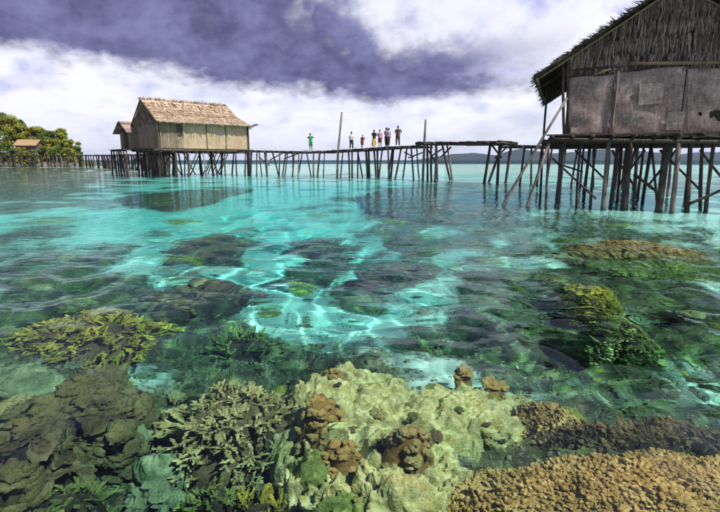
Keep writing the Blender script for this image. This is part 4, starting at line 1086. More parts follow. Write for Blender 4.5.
# ------------------------------------------------------------------ the far stilt house
def far_house():
    ang = math.radians(43); c = at_y(160, 150, 46.0); F = Frame(c, ang)
    H = empty('stilt_house', F.o, 'buff stilt house with straw thatched roof across the lagoon', 'house', rz=ang)
    pl = F.plane; rg = np.random.default_rng(9)
    L = pl(247.5, 148).x; W = 6.0
    zf = pl(160, 148).z; ze = pl(162, 122).z + 0.15
    ridge_z = 7.35; yr = W / 2
    # walls: boards near the corner, mats further along, each its own piece
    seams = [160, 183, 188, 207, 226, 247.5]
    xs = [pl(s, 140).x for s in seams]
    nb = 9
    for k in range(nb):
        x0, x1 = xs[0] + (xs[1] - xs[0]) * k / nb, xs[0] + (xs[1] - xs[0]) * (k + 1) / nb
        mb = MB(); mb.box(((x0 + x1) / 2, rg.uniform(-.012, .012), (zf + ze) / 2 + rg.uniform(-.03, .03)), (x1 - x0 - 0.02, 0.04, ze - zf)); mb.build('wall_board', M_BOARD, H)
    for k in range(1, 5):
        x0, x1 = xs[k], xs[k + 1]
        if k == 1: continue
        mb = MB(); mb.box(((x0 + x1) / 2, 0.0, (zf + ze) / 2), (x1 - x0 - 0.03, 0.04, ze - zf)); mb.build('wall_panel', M_WOVEN_FAR, H)
        mb = MB(); mb.box((x1 - 0.02, -0.04, (zf + ze) / 2), (0.07, 0.05, ze - zf)); mb.build('batten', M_STILT, H)
    # the bay with a shuttered window
    wz0, wz1 = pl(180, 136).z, pl(180, 124).z
    wx0, wx1 = pl(176.5, 130).x, pl(182.5, 130).x
    mb = MB(); mb.box(((xs[1] + xs[2]) / 2, 0.0, (zf + ze) / 2), (xs[2] - xs[1] - .02, 0.04, ze - zf)); mb.build('wall_panel', M_WOVEN_FAR, H)
    mb = MB(); mb.box(((wx0 + wx1) / 2, -0.055, (wz0 + wz1) / 2), (wx1 - wx0, 0.03, wz1 - wz0)); sh = mb.build('window', M_STILT, H)
    mb = MB(); mb.box((wx1 + 0.03, -0.09, (wz0 + wz1) / 2), (0.07, 0.05, wz1 - wz0 + .1)); mb.box(((wx0 + wx1) / 2, -0.09, wz1 + .03), (wx1 - wx0, 0.05, 0.06)); mb.build('window_frame', M_BAMBOO, sh)
    # gable side (left), back and right walls
    n = 11
    for k in range(n):
        y0, y1 = W * k / n, W * (k + 1) / n
        mb = MB(); mb.box((rg.uniform(-.012, .012), (y0 + y1) / 2, (zf + ze) / 2), (0.04, y1 - y0 - .02, ze - zf)); mb.build('wall_board', M_BOARD, H)
    mb = MB(); mb.box((L / 2, W, (zf + ze) / 2), (L, 0.05, ze - zf)); mb.build('back_wall', M_BOARD, H)
    mb = MB(); mb.box((L, W / 2, (zf + ze) / 2), (0.05, W - .1, ze - zf)); mb.build('side_wall', M_WOVEN_FAR, H)
    mb = MB(); mb.prism([(0.05, 0.1, ze), (0.05, W - .1, ze), (0.05, yr, ridge_z - .25)], (0, 0, 0), (0.05, 0, 0)); mb.build('gable_wall', M_THATCH_OLD, H)
    # gable infill of hanging leaf just outside
    N = 260; mb = MB(); y = rg.uniform(0.0, W, N); lim = ze + (ridge_z - .2 - ze) * (1 - abs(y - yr) / yr)
    z = ze + (lim - ze) * rg.random(N)
    spikes(mb, np.column_stack([np.full(N, -0.03), y, z]), np.column_stack([rg.normal(-.1, .05, N), rg.normal(0, .1, N), -np.ones(N)]), rg.uniform(.3, .6, N), rg.uniform(.03, .06, N))
    o = mb.build('gable_thatch', M_THATCH_OLD, H); o['kind'] = 'stuff'
    # roof: ridge overhangs the gable, far end is hipped; laid in ragged courses
    ov = 0.55
    RX0, RX1 = -0.35, pl(225, 104, yr).x
    EX0, EX1 = -0.25, L + 0.35
    ez = ze - 0.18
    def course(name, A0, A1, B0, B1, n, mat):
        """A0-A1 eave line, B0-B1 top line; ragged overlapped courses, concave sweep"""
        mb = MB(); A0, A1, B0, B1 = map(lambda q: np.array(q, float), (A0, A1, B0, B1))
        nrm = np.cross(A1 - A0, B0 - A0); nrm /= np.linalg.norm(nrm)
        if nrm[2] < 0: nrm = -nrm
        m = 46; s = np.linspace(0, 1, m)[:, None]
        for k in range(n):
            t0, t1 = max(0, (k - 0.0) / n), min(1, (k + 1.3) / n)
            sag = lambda t: -0.32 * math.sin(math.pi * t) * np.array([0, 0, 1.0])
            lo = A0 + (B0 - A0) * t0 + (A1 + (B1 - A1) * t0 - A0 - (B0 - A0) * t0) * s + sag(t0)
            hi = A0 + (B0 - A0) * t1 + (A1 + (B1 - A1) * t1 - A0 - (B0 - A0) * t1) * s + sag(t1)
            dn = (lo - hi); dn /= np.linalg.norm(dn, axis=1)[:, None]
            lo = lo + dn * rg.uniform(0.0, 0.16, (m, 1)) + nrm * 0.10
            hi = hi + nrm * 0.02
            lo2, hi2 = lo - nrm * 0.09, hi - nrm * 0.06
            V = np.vstack([lo, hi, lo2, hi2]); i = np.arange(m - 1)
            q = np.vstack([np.stack([i, i + 1, m + i + 1, m + i], -1), np.stack([2*m + i, 3*m + i, 3*m + i + 1, 2*m + i + 1], -1), np.stack([i, 2*m + i, 2*m + i + 1, i + 1], -1)])
            mb.add(V, q)
        N = 900                                                 # loose straw
        u, t = rg.random(N)[:, None], rg.random(N)[:, None]
        P = A0 + (B0 - A0) * t + (A1 + (B1 - A1) * t - A0 - (B0 - A0) * t) * u + nrm * 0.12 - np.sin(math.pi * t) * np.array([[0, 0, .32]])
        dd = (A0 - B0) * 0.5 + (A1 - B1) * 0.5; dd /= np.linalg.norm(dd)
        spikes(mb, P, dd + rg.normal(0, 0.13, (N, 3)) + nrm * 0.1, rg.uniform(.25, .6, N), rg.uniform(.02, .05, N))
        return mb.build(name, mat, H)
    course('roof_slope', (EX0, -ov, ez), (EX1, -ov, ez), (RX0, yr, ridge_z), (RX1, yr, ridge_z), 10, M_THATCH_NEW)
    course('roof_slope', (EX0, W + ov, ez), (EX1, W + ov, ez), (RX0, yr, ridge_z), (RX1, yr, ridge_z), 10, M_THATCH_NEW)
    course('roof_hip', (EX1, -ov, ez), (EX1, W + ov, ez), (RX1, yr - .02, ridge_z), (RX1, yr + .02, ridge_z), 10, M_THATCH_NEW)
    N = 420; mb = MB(); mb.tube([(RX0 - .05, yr, ridge_z + .04), ((RX0 + RX1) / 2, yr, ridge_z), (RX1, yr, ridge_z + .03)], 0.13, 8)
    x = rg.uniform(RX0 - .1, RX1, N); spikes(mb, np.column_stack([x, np.full(N, yr), np.full(N, ridge_z + .1)]), np.column_stack([rg.normal(0, .4, N), rg.normal(0, 1, N), rg.uniform(-.5, .35, N)]), rg.uniform(.25, .5, N), rg.uniform(.02, .04, N))
    mb.build('ridge_cap', M_THATCH_NEW, H)
    for y in (-ov + .05, W + ov - .05):
        pole('bargeboard', H, (EX0 - .02, y, ez - .05), (RX0 - .02, yr, ridge_z - .05), 0.07, mat=M_STILT, seed=3)
    # floor, beams
    n = 24; pm = MB(); pm.box((0, 0, 0), (L + .9, W / n * .9, .06)); pme = pm.mesh('floor_plank'); pme.materials.append(M_DECK)
    for k in range(n): link('floor_plank', pme, None, H, (L / 2, W * (k + .5) / n, zf - .05 + rg.uniform(-.01, .01)))
    for y in (0.0, 1.5, 3.0, 4.5, W): pole('floor_beam', H, (-.6, y, zf - .19), (L + .6, y, zf - .19), 0.10, 0.09, M_STILT, .002, int(y * 7) + 3)
    for k in range(9): pole('floor_joist', H, (L * k / 8, -.35, zf - .36), (L * k / 8, W + .3, zf - .36), 0.06, .05, M_STILT, .002, k)
    for row, y in enumerate((0.05, 3.0, 5.9)):
        for k in range(8):
            x = L * k / 7 + rg.uniform(-.3, .3) * (0 < k < 7); r = rg.uniform(.07, .13)
            pole('stilt', H, (x + rg.uniform(-.5, .5), y + rg.uniform(-.3, .3), -1.9), (x, y, zf - .2), r, r * .8, M_PALE if rg.random() < .3 else M_STILT, .01, row * 20 + k)
    for k in range(12):
        x = rg.uniform(0.2, L - 1.2); y = rg.choice([0.2, 1.6, 3.1, 4.6])
        s = rg.choice([-1, 1]); pole('brace', H, (x + .6 - s * .6, y, 0.1), (x + .6 + s * .6, y, zf - .3), .06, .05, M_STILT, .01, k + 300)
    return F, H
FF, FAR = far_house()
def annex_hut():
    ang = math.radians(43); o = FF.world((-0.35, 5.0, 0)); F = Frame(o, ang)
    H = empty('hut', F.o, 'small lean-to hut with dark open gable joined behind the straw roofed house', 'hut', rz=ang)
    rg = np.random.default_rng(19)
    A = F.plane(122, 147, 2.2); zf = FF.plane(160, 148).z; x0 = -0.2; W = 3.6; D = 3.6
    ze = zf + 1.75; zr = zf + 2.75
    y0, y1 = 0.75, 0.75 + W
    nb = 10
    for k in range(nb):
        a, b = y0 + W * k / nb, y0 + W * (k + 1) / nb
        mb = MB(); mb.box((x0 + rg.uniform(-.012, .012), (a + b) / 2, (zf + ze) / 2), (0.04, b - a - .02, ze - zf)); mb.build('wall_board', M_BOARD if not 3 <= k <= 6 else M_STILT, H)
    mb = MB(); mb.box((x0 + D / 2, y0, (zf + ze) / 2), (D, .05, ze - zf)); mb.box((x0 + D / 2, y1, (zf + ze) / 2), (D, .05, ze - zf)); mb.build('side_wall', M_BOARD, H)
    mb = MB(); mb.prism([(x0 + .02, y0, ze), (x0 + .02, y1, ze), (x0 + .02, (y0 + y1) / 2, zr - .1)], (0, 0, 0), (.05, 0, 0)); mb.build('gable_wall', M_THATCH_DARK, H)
    for s in (0, 1):
        mb = MB(); ye = y0 - .45 if s == 0 else y1 + .45; ym = (y0 + y1) / 2
        for k in range(6):
            t0, t1 = k / 6, min(1, (k + 1.3) / 6)
            za, zb_ = ze - .25 + (zr - ze + .25) * t0, ze - .25 + (zr - ze + .25) * t1
            ya, yb = ye + (ym - ye) * t0, ye + (ym - ye) * t1
            P = [(x0 - .6, ya, za + .08), (x0 - .6, yb, zb_), (x0 - .6, yb, zb_ + .07), (x0 - .6, ya, za + .16)]
            mb.prism(P, (0, 0, 0), (D + .6, 0, 0))
        mb.build('roof_slope', M_THATCH_OLD, H)
    for k in range(10):
        mb = MB(); mb.box((x0 - .9 + k * .5, (y0 + y1) / 2, zf - .06), (.46, W + .8, .06)); mb.build('floor_plank', M_DECK, H)
    pole('floor_beam', H, (x0 - .8, y0 - .3, zf - .16), (x0 - .8, y1 + .6, zf - .16), .08, .07, M_STILT, .003, 5)
    for k in range(14):
        x = x0 - .8 + (k % 2) * 2.4 + rg.uniform(-.1, .1); y = y0 - .2 + (k // 2) * (W + .6) / 6
        pole('stilt', H, (x + rg.uniform(-.2, .2), y + rg.uniform(-.2, .2), -1.6), (x, y, zf - .1), rg.uniform(.07, .11), None, M_STILT, .012, k + 500)
    return H
annex_hut()
# a post with a little slanting board beside the far house
def board_post():
    b = at_z(249.5, 175, 0); H = empty('slant_board_post', b, 'short post carrying a slanting board beside the straw roofed house', 'post')
    d = b.y
    top = at_y(247.5, 127, d); pole('post', H, (0, 0, -1.5), (top.x - b.x, 0, top.z), .13, .10, M_STILT, .006, 3)
    l, r = at_y(245.5, 127.5, d), at_y(257.5, 124.6, d)
    mb = MB(); n = Vector((r.x - l.x, 0, r.z - l.z)); rot = Matrix.Rotation(-math.atan2(n.z, n.x), 3, 'Y')
    mb.box(((l.x + r.x) / 2 - b.x, 0, (l.z + r.z) / 2), (n.length, .9, .09), rot); mb.build('board', M_PALE, H)
    H.name = 'board_post'
board_post()

# ------------------------------------------------------------------ jetties
def jetty(name, label, path, width, plank=0.26, post_pix=(), auto=None, thick=.11, seed=0, name_deck='deck_plank', rmin=.055, rmax=.10):
    """path: world points (x, y, deck height). Posts where the photo shows them (pixel at deck, pixel at water), plus a mate across the deck"""
    rg = np.random.default_rng(seed)
    P = [Vector(p) for p in path]; o = Vector((P[0].x, P[0].y, 0))
    H = empty(name, o, label, 'jetty')
    seg = [(P[i + 1] - P[i]).length for i in range(len(P) - 1)]; tot = sum(seg)
    def along(s):
        for i, l in enumerate(seg):
            if s <= l or i == len(seg) - 1: return P[i].lerp(P[i + 1], s / l), (P[i + 1] - P[i]).normalized()
            s -= l
    pm = MB(); pm.box((0, 0, 0), (plank * .93, width, .045)); pme = pm.mesh(name_deck); pme.materials.append(M_DECK)
    n = int(tot / plank)
    for k in range(n):
        p, d = along((k + .5) * plank)
        q = link(name_deck, pme, None, H, p - o + Vector((0, 0, -.03 + rg.uniform(-.015, .02))))
        q.rotation_euler = (rg.normal(0, .02), -math.asin(max(-1, min(1, d.z))), math.atan2(d.y, d.x) + rg.normal(0, .03)); q.scale = (1, rg.uniform(.85, 1.1), 1)
    for s in (-1, 1):
        for i in range(len(P) - 1):
            d = (P[i + 1] - P[i]).normalized(); sd = Vector((-d.y, d.x, 0)).normalized() * s * (width * .38)
            pole('stringer', H, P[i] - o + sd - d * .3 - Vector((0, 0, .14 + .03 * (i % 2))), P[i + 1] - o + sd + d * .3 - Vector((0, 0, .14 + .03 * (i % 2))), thick * .75, thick * .7, M_STILT, .004, seed + i)
    tops = []
    def near_on_path(px):
        best = None
        for k in range(401):
            p, d = along(tot * k / 400); q = p - Vector((0, 0, CAM_H)); 
            xx = 360 + FPX * p.x / (p.y * _cp - (p.z - CAM_H) * _sp)
            if best is None or abs(xx - px) < best[0]: best = (abs(xx - px), p, d)
        return best[1], best[2]
    if auto:
        m = int(tot / auto)
        sites = []
        for k in range(m + 1):
            p, d = along(tot * k / m); sites.append((p, d, rg.uniform(-.25, .25), rg.uniform(rmin, rmax)))
    else:
        sites = []
        for a, b, r in post_pix:
            p, d = near_on_path(a); lean = (b - a) / FPX * p.y; sites.append((p, d, lean, r))
    for k, (p, d, lean, r) in enumerate(sites):
        sd = Vector((d.y, -d.x, 0)).normalized()
        if sd.y > 0: sd = -sd
        for s in (1, -1):
            t = p + sd * s * width * .40 + Vector((0, 0, -.08))
            jit = Vector((rg.normal(0, .08), rg.normal(0, .08), 0)) if s == 1 else Vector((rg.normal(0, .3), rg.normal(0, .15), 0)) + d * rg.uniform(-.3, .3)
            if s == -1: t = t + d * rg.uniform(-.3, .3)
            bt = Vector((t.x + lean, t.y, -0.0)) + jit; full = t + (bt - t) * ((t.z + 2.4) / t.z)
            pole('post', H, full - o, t - o, r * (.95 if s == 1 else .75), r * .72, M_STILT if rg.random() < .75 else M_PALE, .012, seed * 3 + k * 2 + (s > 0))
        a = p + sd * width * .62 - Vector((0, 0, .16)); b = p - sd * width * .62 - Vector((0, 0, .16))
        pole('crossbeam', H, a - o, b - o, r * .7, r * .65, M_STILT, .005, seed + k + 900)
    return H, along, tot, o
def deck_pt(px, py, d): return at_y(px, py, d)
path_main = [deck_pt(243, 150, 51.5), deck_pt(290, 151.2, 49.5), deck_pt(330, 150.8, 47.5), deck_pt(362, 149.0, 45.5), deck_pt(397, 146.3, 42.8), deck_pt(426, 145.6, 40.8)]
posts_main = [(249,247,.10),(255,254,.09),(260,258,.09),(269,269,.10),(283,282,.09),(291,288,.09),(297.5,297,.09),(302,302,.08),(316.5,317,.10),(322.5,320,.08),(346.5,344,.08),(352,352,.10),(355.5,356,.10),(370,371,.13),(373,373.5,.13),(387,384,.10),(392,392.5,.12),(405.5,401,.10),(415,417,.09)]
JET, along_main, len_main, o_main = jetty('jetty', 'long crooked plank jetty joining the straw roofed house to the raised platform', path_main, 1.5, post_pix=posts_main, seed=3)
for k, (a, ya, b, yb, d) in enumerate([(259,157,270,166,51),(270,160,283,153,50),(284,159,300,153,49.5),(404,152,414,157,42),(408,158,424,152,41.5)]):
    p, q = at_y(a, ya, d) - o_main, at_y(b, yb, d) - o_main; pole('brace', JET, p, q, .06, .05, M_STILT, .02, k + 70)
path_plat = [deck_pt(424.5, 142.0, 40.6), deck_pt(464, 142.0, 37.4), deck_pt(508, 141.0, 34.2)]
PLAT, al2, l2, o2 = jetty('jetty_platform', 'raised plank platform on crossed struts, highest part of the jetty', path_plat, 1.7, post_pix=[(433,436,.11),(437,438,.11),(442,442,.10),(497,494,.12),(506,506.5,.12)], thick=.17, seed=5)
for k, (a, ya, b, yb, d) in enumerate([(428,150,435.5,162,40),(451,147,441,157,38.8),(430,157,442,149,39.6),(491,144,502,158,34.6),(495,158,507,147,34.3)]):
    pole('brace', PLAT, at_y(a, ya, d) - o2, at_y(b, yb, d) - o2, .07, .06, M_STILT, .01, k + 90)
path_right = [deck_pt(507, 145.2, 34.0), deck_pt(545, 145.2, 31.5), deck_pt(600, 144.5, 28.6), deck_pt(650, 144.0, 27.0)]
jetty('jetty', 'narrow plank jetty running from the raised platform behind the matting house', path_right, 1.3, post_pix=[(530,529,.09),(547,546,.08),(571,570,.08),(589,590,.08),(622,621,.09),(640,640,.09)], seed=7)
path_left = [FF.world((4.0, 8.0, 2.72)), at_y(146, 154.0, 80), at_y(104, 154.8, 100), at_y(76, 155.0, 108), at_y(36, 155.2, 113), at_y(-24, 155.0, 118)]
jetty('jetty', 'low many-legged jetty leading to the wooded island', path_left, 1.4, plank=.4, auto=1.25, seed=9, rmin=.10, rmax=.17)
def tall_pole(pxt, pyt, pxb, pyb, r, label, d):
    t = at_y(pxt, pyt, d); b = at_y(pxb, pyb, d); b = t + (b - t) * ((t.z + 1.6) / (t.z - b.z))
    tag(pole('mooring_pole', None, b, t, r, r * .7, M_PALE, .012, int(pxt)), label, 'pole')
tall_pole(341.5, 112, 337.5, 176, .13, 'tallest grey mooring pole standing beside the jetty walkers', 46.2)
tall_pole(425.7, 119.5, 423.2, 178.5, .12, 'crooked mooring pole where the jetty meets the raised platform', 40.2)
# ------------------------------------------------------------------ the wooded island
ISL_C = at_y(10, 160, 134.0)
def island_h(x, y):
    d = np.hypot((x - (ISL_C.x - 16)) / 42.0, (y - (ISL_C.y + 4)) / 17.0)
    return 3.0 * sstep(1.0, 0.35, d) - 0.9 + 1.5 * sstep(1.12, 0.95, d) + 0.35 * fbm(np.column_stack([x, y]) * 0.4, 3, 91) * sstep(1.15, 0.9, d)
def make_island():
    n = 70; X, Y = np.meshgrid(np.linspace(ISL_C.x - 66, ISL_C.x + 34, n), np.linspace(ISL_C.y - 18, ISL_C.y + 26, n))
    x, y = X.ravel(), Y.ravel(); z = island_h(x, y)
    idx = np.arange(n * n).reshape(n, n); q = np.stack([idx[:-1, :-1], idx[:-1, 1:], idx[1:, 1:], idx[1:, :-1]], -1).reshape(-1, 4)
    m, t = material('island_soil'); pos = t.node('ShaderNodeNewGeometry').outputs['Position']
    a = t.noise(pos, 0.7, 5, .6)
    finish(m, t, t.ramp(a, [(0.35, (.05, .045, .035)), (.5, (.12, .11, .08)), (.62, (.06, .09, .03))]), .95, t.bump(a, .8, .3), spec=.1)
    tag(link('island', mesh_np('island', np.column_stack([x, y, z]), q, True), m), 'low dark island shore', 'island', kind='structure')
make_island()
def leaf_mat(name, stops, scale=.5):
    m, t = material(name)
    pos = t.node('ShaderNodeNewGeometry').outputs['Position']
    a = t.noise(pos, scale, 3, .6); rnd = t.node('ShaderNodeNewGeometry').outputs['Random Per Island']
    c = t.ramp(t.math('ADD', t.math('MULTIPLY', a, .6), t.math('MULTIPLY', rnd, .4)), stops)
    p = t.node('ShaderNodeBsdfPrincipled', ins={'Base Color': c, 'Roughness': .55, 'Specular IOR Level': .3})
    tr = t.node('ShaderNodeBsdfTranslucent', ins={'Color': c})
    t.node('ShaderNodeOutputMaterial', ins={0: t.node('ShaderNodeMixShader', ins={0: .3, 1: p.outputs[0], 2: tr.outputs[0]}).outputs[0]})
    return m
M_LEAF = leaf_mat('yellow_green_leaf', [(.25, (.05, .08, .010)), (.5, (.22, .25, .024)), (.75, (.48, .44, .05))])
M_LEAF_D = leaf_mat('deep_green_leaf', [(.25, (.03, .07, .015)), (.5, (.09, .16, .03)), (.75, (.22, .28, .05))])
M_LEAF_Y = leaf_mat('ochre_leaf', [(.25, (.12, .09, .015)), (.5, (.28, .21, .03)), (.75, (.42, .30, .06))])
def tree(px, py_top, d, wpx, mat, label, seed, name='island_tree', group=None, n=5200, low=.25, cone=False):
    top = at_y(px, py_top, d); x, y = top.x, top.y; g = float(island_h(np.array([x]), np.array([y]))[0]); g = max(g, -.3)
    h = top.z - g; rw = wpx / 2 / FPX * d
    H = empty(name, (x, y, g), label, 'tree', group); rg = np.random.default_rng(seed)
    mb = MB(); tr = max(.1, h * .022)
    mb.tube([(0, 0, -.4), (rg.normal(0, .15), 0, h * .3), (rg.normal(0, .3), 0, h * .6), (0, 0, h * .85)], [tr * 1.3, tr, tr * .7, tr * .3], 7)
    for k in range(7):
        a = rg.uniform(0, 6.28); z0 = h * rg.uniform(.25, .65); e = rw * rg.uniform(.5, .85)
        mb.tube([(0, 0, z0), (math.cos(a) * e * .5, math.sin(a) * e * .5, z0 + h * .12), (math.cos(a) * e, math.sin(a) * e, z0 + h * .2)], [tr * .5, tr * .35, tr * .12], 5)
    mb.build('trunk', M_STILT, H, smooth=True)
    nc = 34; cz = h * (low + (1 - low) * rg.random(nc) ** .8)
    prof = np.sqrt(np.clip(1 - ((cz / h - .55) / .5) ** 2, .05, 1)) if not cone else np.clip(1.12 - cz / h, .1, 1)
    ca = rg.uniform(0, 6.28, nc); cr = rw * prof * np.sqrt(rg.random(nc)) * .8
    C = np.column_stack([np.cos(ca) * cr, np.sin(ca) * cr, np.minimum(cz, h * .93)]); R = rw * rg.uniform(.16, .36, nc)
    k = rg.integers(nc, size=n); v = rg.normal(0, 1, (n, 3)); v /= np.linalg.norm(v, axis=1)[:, None]
    P = C[k] + v * (R[k] * (rg.random(n) ** .35))[:, None] * np.array([1, 1, .7])
    P[:, 2] = np.clip(P[:, 2], h * .08, h)
    nr = v + rg.normal(0, .6, (n, 3)) + np.array([0, 0, .5]); fr = frames_from(nr, rg.uniform(0, 6.28, n))
    lv = np.array([[-.5, 0, 0], [0, -.9, .12], [.5, 0, 0], [0, .9, .12]]); lf = np.array([[0, 1, 2, 3]])
    s = rg.uniform(.15, .36, n) * (d / 130)
    vv, ff = scatter(lv, lf, P, fr, np.column_stack([s, s, s]))
    o = link('crown', mesh_np('crown', vv, ff), mat, H)
    return H
TREES = [(-6,112,140,42,M_LEAF_D,'tallest deep green tree standing behind the island hut'),(5,116,132,30,M_LEAF,'yellow green tree beside the tallest deep green tree'),(20,119.5,136,24,M_LEAF_D,'pointed deep green tree rising behind the island hut roof'),
         (13,124,129,26,M_LEAF,'low spreading yellow green tree over the island hut'),(28,127,133,22,M_LEAF_Y,'ochre leaved tree behind the ridge of the island hut'),(38,127,131,28,M_LEAF,'broad yellow green tree just past the island hut'),
         (47,131,128,24,M_LEAF_D,'green tree between the broad tree and the conical tree'),(60,128.5,130,26,M_LEAF,'conical yellow green tree'),(70,139,127,22,M_LEAF,'low rounded tree at the tip of the island'),(53,139,125,22,M_LEAF,'low tree leaning over the island jetty'),(77,146,126,12,M_LEAF_D,'smallest green bush at the tip of the island')]
for k, (a, b, d, w_, m_, lab) in enumerate(TREES):
    tree(a, b, d, w_, m_, lab, 400 + k, cone=(k in (2, 7)), low=.12)
for k, (a, b, d, w_) in enumerate([(44,146,123,20),(58,147,122.5,22),(68,148,122,16),(6,143,124,18),(-8,140,124,26),(38,148,123,12),(19,147,119.0,13),(33,149,119.0,10),(25,151,118.8,8)]):
    tree(a, b, d, w_, M_LEAF_D if k % 2 else M_LEAF, 'low dense shrub on the island bank behind the jetty', 430 + k, 'shrub', 'shrubs on the island bank', 1600, .05)
M_THATCH_ISLE = mat_thatch('faded_thatch', [(0.3, (0.14, 0.09, 0.05)), (0.5, (0.28, 0.18, 0.10)), (0.68, (0.40, 0.28, 0.17))], 5)
def island_hut():
    ang = math.radians(8); c = at_y(17, 156, 121); F = Frame(c, ang)
    H = empty('hut', F.o, 'small weathered plank hut under the island trees', 'hut', rz=ang)
    z0 = F.plane(17, 156).z; z1 = F.plane(17, 145.0).z; zr = F.plane(28, 141.0).z + .3; x0 = 0; x1 = F.plane(36, 150).x; W = 4.0
    n = 12; rg = np.random.default_rng(3)
    for k in range(n):
        a, b = x0 + (x1 - x0) * k / n, x0 + (x1 - x0) * (k + 1) / n
        mb = MB(); mb.box(((a + b) / 2, rg.uniform(-.02, .02), (z0 + z1) / 2), (b - a - .02, .05, z1 - z0)); mb.build('wall_board', M_DECK, H)
    for x in (x0, x1):
        mb = MB(); mb.prism([(x, .05, z0), (x, W, z0), (x, W, z1), (x, W / 2, zr - .1), (x, .05, z1)], (0, 0, 0), (.06, 0, 0)); mb.build('side_wall', M_PALE, H)
    mb = MB(); xm = (x0 + x1) / 2; mb.box((xm, -.05, (z0 + z1) / 2 - .2), (.9, .04, (z1 - z0) * .7)); mb.build('door', M_STILT, H)
    for s in (0, 1):
        mb = MB(); ye, ym = (-.5, W / 2) if s == 0 else (W + .5, W / 2)
        mb.prism([(x0 - .4, ye, z1 - .2), (x0 - .4, ym, zr), (x0 - .4, ym, zr + .14), (x0 - .4, ye, z1 - .04)], (0, 0, 0), (x1 - x0 + .8, 0, 0)); mb.build('roof_slope', M_THATCH_ISLE, H)
    for k in range(8): pole('stilt', H, (x0 + (x1 - x0) * (k % 4) / 3, .2 + (k // 4) * 3.4, -1.0), (x0 + (x1 - x0) * (k % 4) / 3, .2 + (k // 4) * 3.4, z0), .12, .1, M_STILT, .01, k)
island_hut()
# boulders along the shore under the jetty
def shore_rocks():
    rg = np.random.default_rng(8); var = []
    m = coral_mat('shore_stone', [(.3, (.05, .045, .04)), (.5, (.16, .14, .125)), (.72, (.32, .29, .26))], 1.5, 8, (.4, .37, .33), .4, .1)
    for k in range(4):
        v, q, t = blob(14, 8, 600 + k, .3, 1.4, .7, .5); me = mesh_np('shore_boulder', v, [q, t], True); me.materials.append(m); var.append(me)
    for k in range(34):
        px = -8 + k * 2.5 + rg.uniform(-1, 1); p = at_y(px, 163, 120 - (px < 20) * 1.0 + rg.uniform(-1, 1.5))
        o = link('shore_boulder', var[k % 4], None, None, (p.x, p.y, rg.uniform(-.1, .3))); e = rg.uniform(.6, 1.4); o.scale = (e, e * .8, e); o.rotation_euler = (0, 0, rg.uniform(0, 6))
        tag(o, 'grey boulder lying along the island shore under the jetty', 'boulder', 'boulders along the island shore')
shore_rocks()

# ------------------------------------------------------------------ far hills across the sea
def make_hills():
    D = 3000.0
    prof = [(380, 160.5), (415, 160), (432, 157), (455, 153), (470, 152), (486, 154), (497, 155.5), (510, 151), (520, 148.5), (535, 150.5), (552, 153), (575, 151), (600, 149.5), (640, 151), (680, 153), (720, 150), (800, 152), (900, 157), (980, 160.5)]
    xs = np.array([at_y(a, 158, D).x for a, _ in prof]); hs = np.array([max(0, at_y(a, b, D).z) for a, b in prof])
    n, m = 260, 26; x = np.linspace(xs[0], xs[-1], n); h = np.interp(x, xs, hs)
    y = np.linspace(-1, 1, m); X, Y = np.meshgrid(x, y, indexing='ij')
    Z = np.repeat(h[:, None], m, 1) * np.cos(Y * math.pi / 2) ** .8; P = np.column_stack([X.ravel(), D + 550 * Y.ravel(), Z.ravel()])
    P[:, 2] *= 1 + .16 * fbm(P[:, :2] * .006, 4, 12); P[:, 2] = P[:, 2] * .9 - 3
    idx = np.arange(n * m).reshape(n, m); q = np.stack([idx[:-1, :-1], idx[1:, :-1], idx[1:, 1:], idx[:-1, 1:]], -1).reshape(-1, 4)
    mt, t = material('forested_hill'); a = t.noise(t.node('ShaderNodeNewGeometry').outputs['Position'], .02, 5, .6)
    finish(mt, t, t.ramp(a, [(.35, (.016, .026, .022)), (.65, (.035, .05, .035))]), .95, t.bump(a, 1, 12), spec=.05)
    tag(link('hills', mesh_np('hills', P, q, True), mt), 'long forested hills across the sea', 'hills', kind='structure')
make_hills()

# ------------------------------------------------------------------ the air
def make_haze():
    mb = MB(); mb.box((0, 0, 34), (12400, 12400, 156))
    m, t = material('haze_air'); 
    v = t.node('ShaderNodeVolumePrincipled', ins={'Color': (.50, .66, 1.0, 1), 'Density': 1.0e-4, 'Anisotropy': .2})
    t.node('ShaderNodeOutputMaterial', ins={1: v.outputs[0]})
    o = mb.build('haze', m); tag(o, 'thin blue sea haze', 'haze', kind='stuff')
make_haze()
# ------------------------------------------------------------------ people on the jetty
def cloth_mat(name, c):
    m, t = material(name); a = t.noise(t.node('ShaderNodeTexCoord').outputs['Object'], 9, 4, .6)
    return finish(m, t, t.mix(t.mapr(a, .35, .65), c, tuple(q * .6 for q in c)), .85, t.bump(a, .4, .02), spec=.15)
M_SKIN = cloth_mat('brown_skin', (.20, .105, .06)); M_HAIR = cloth_mat('black_hair', (.012, .01, .009))
def skin_mesh(pts, edges, rad, root):
    me = bpy.data.meshes.new('person'); me.from_pydata(pts, edges, []); o = bpy.data.objects.new('tmp', me); COL.objects.link(o)
    sm = o.modifiers.new('s', 'SKIN'); sm.use_smooth_shade = True
    for i, r in enumerate(rad): me.skin_vertices[0].data[i].radius = (r, r) if np.isscalar(r) else r; me.skin_vertices[0].data[i].use_root = (i == root)
    ss = o.modifiers.new('b', 'SUBSURF'); ss.levels = 1; ss.render_levels = 1
    dg = bpy.context.evaluated_depsgraph_get(); out = bpy.data.meshes.new_from_object(o.evaluated_get(dg))
    bpy.data.objects.remove(o); bpy.data.meshes.remove(me); return out
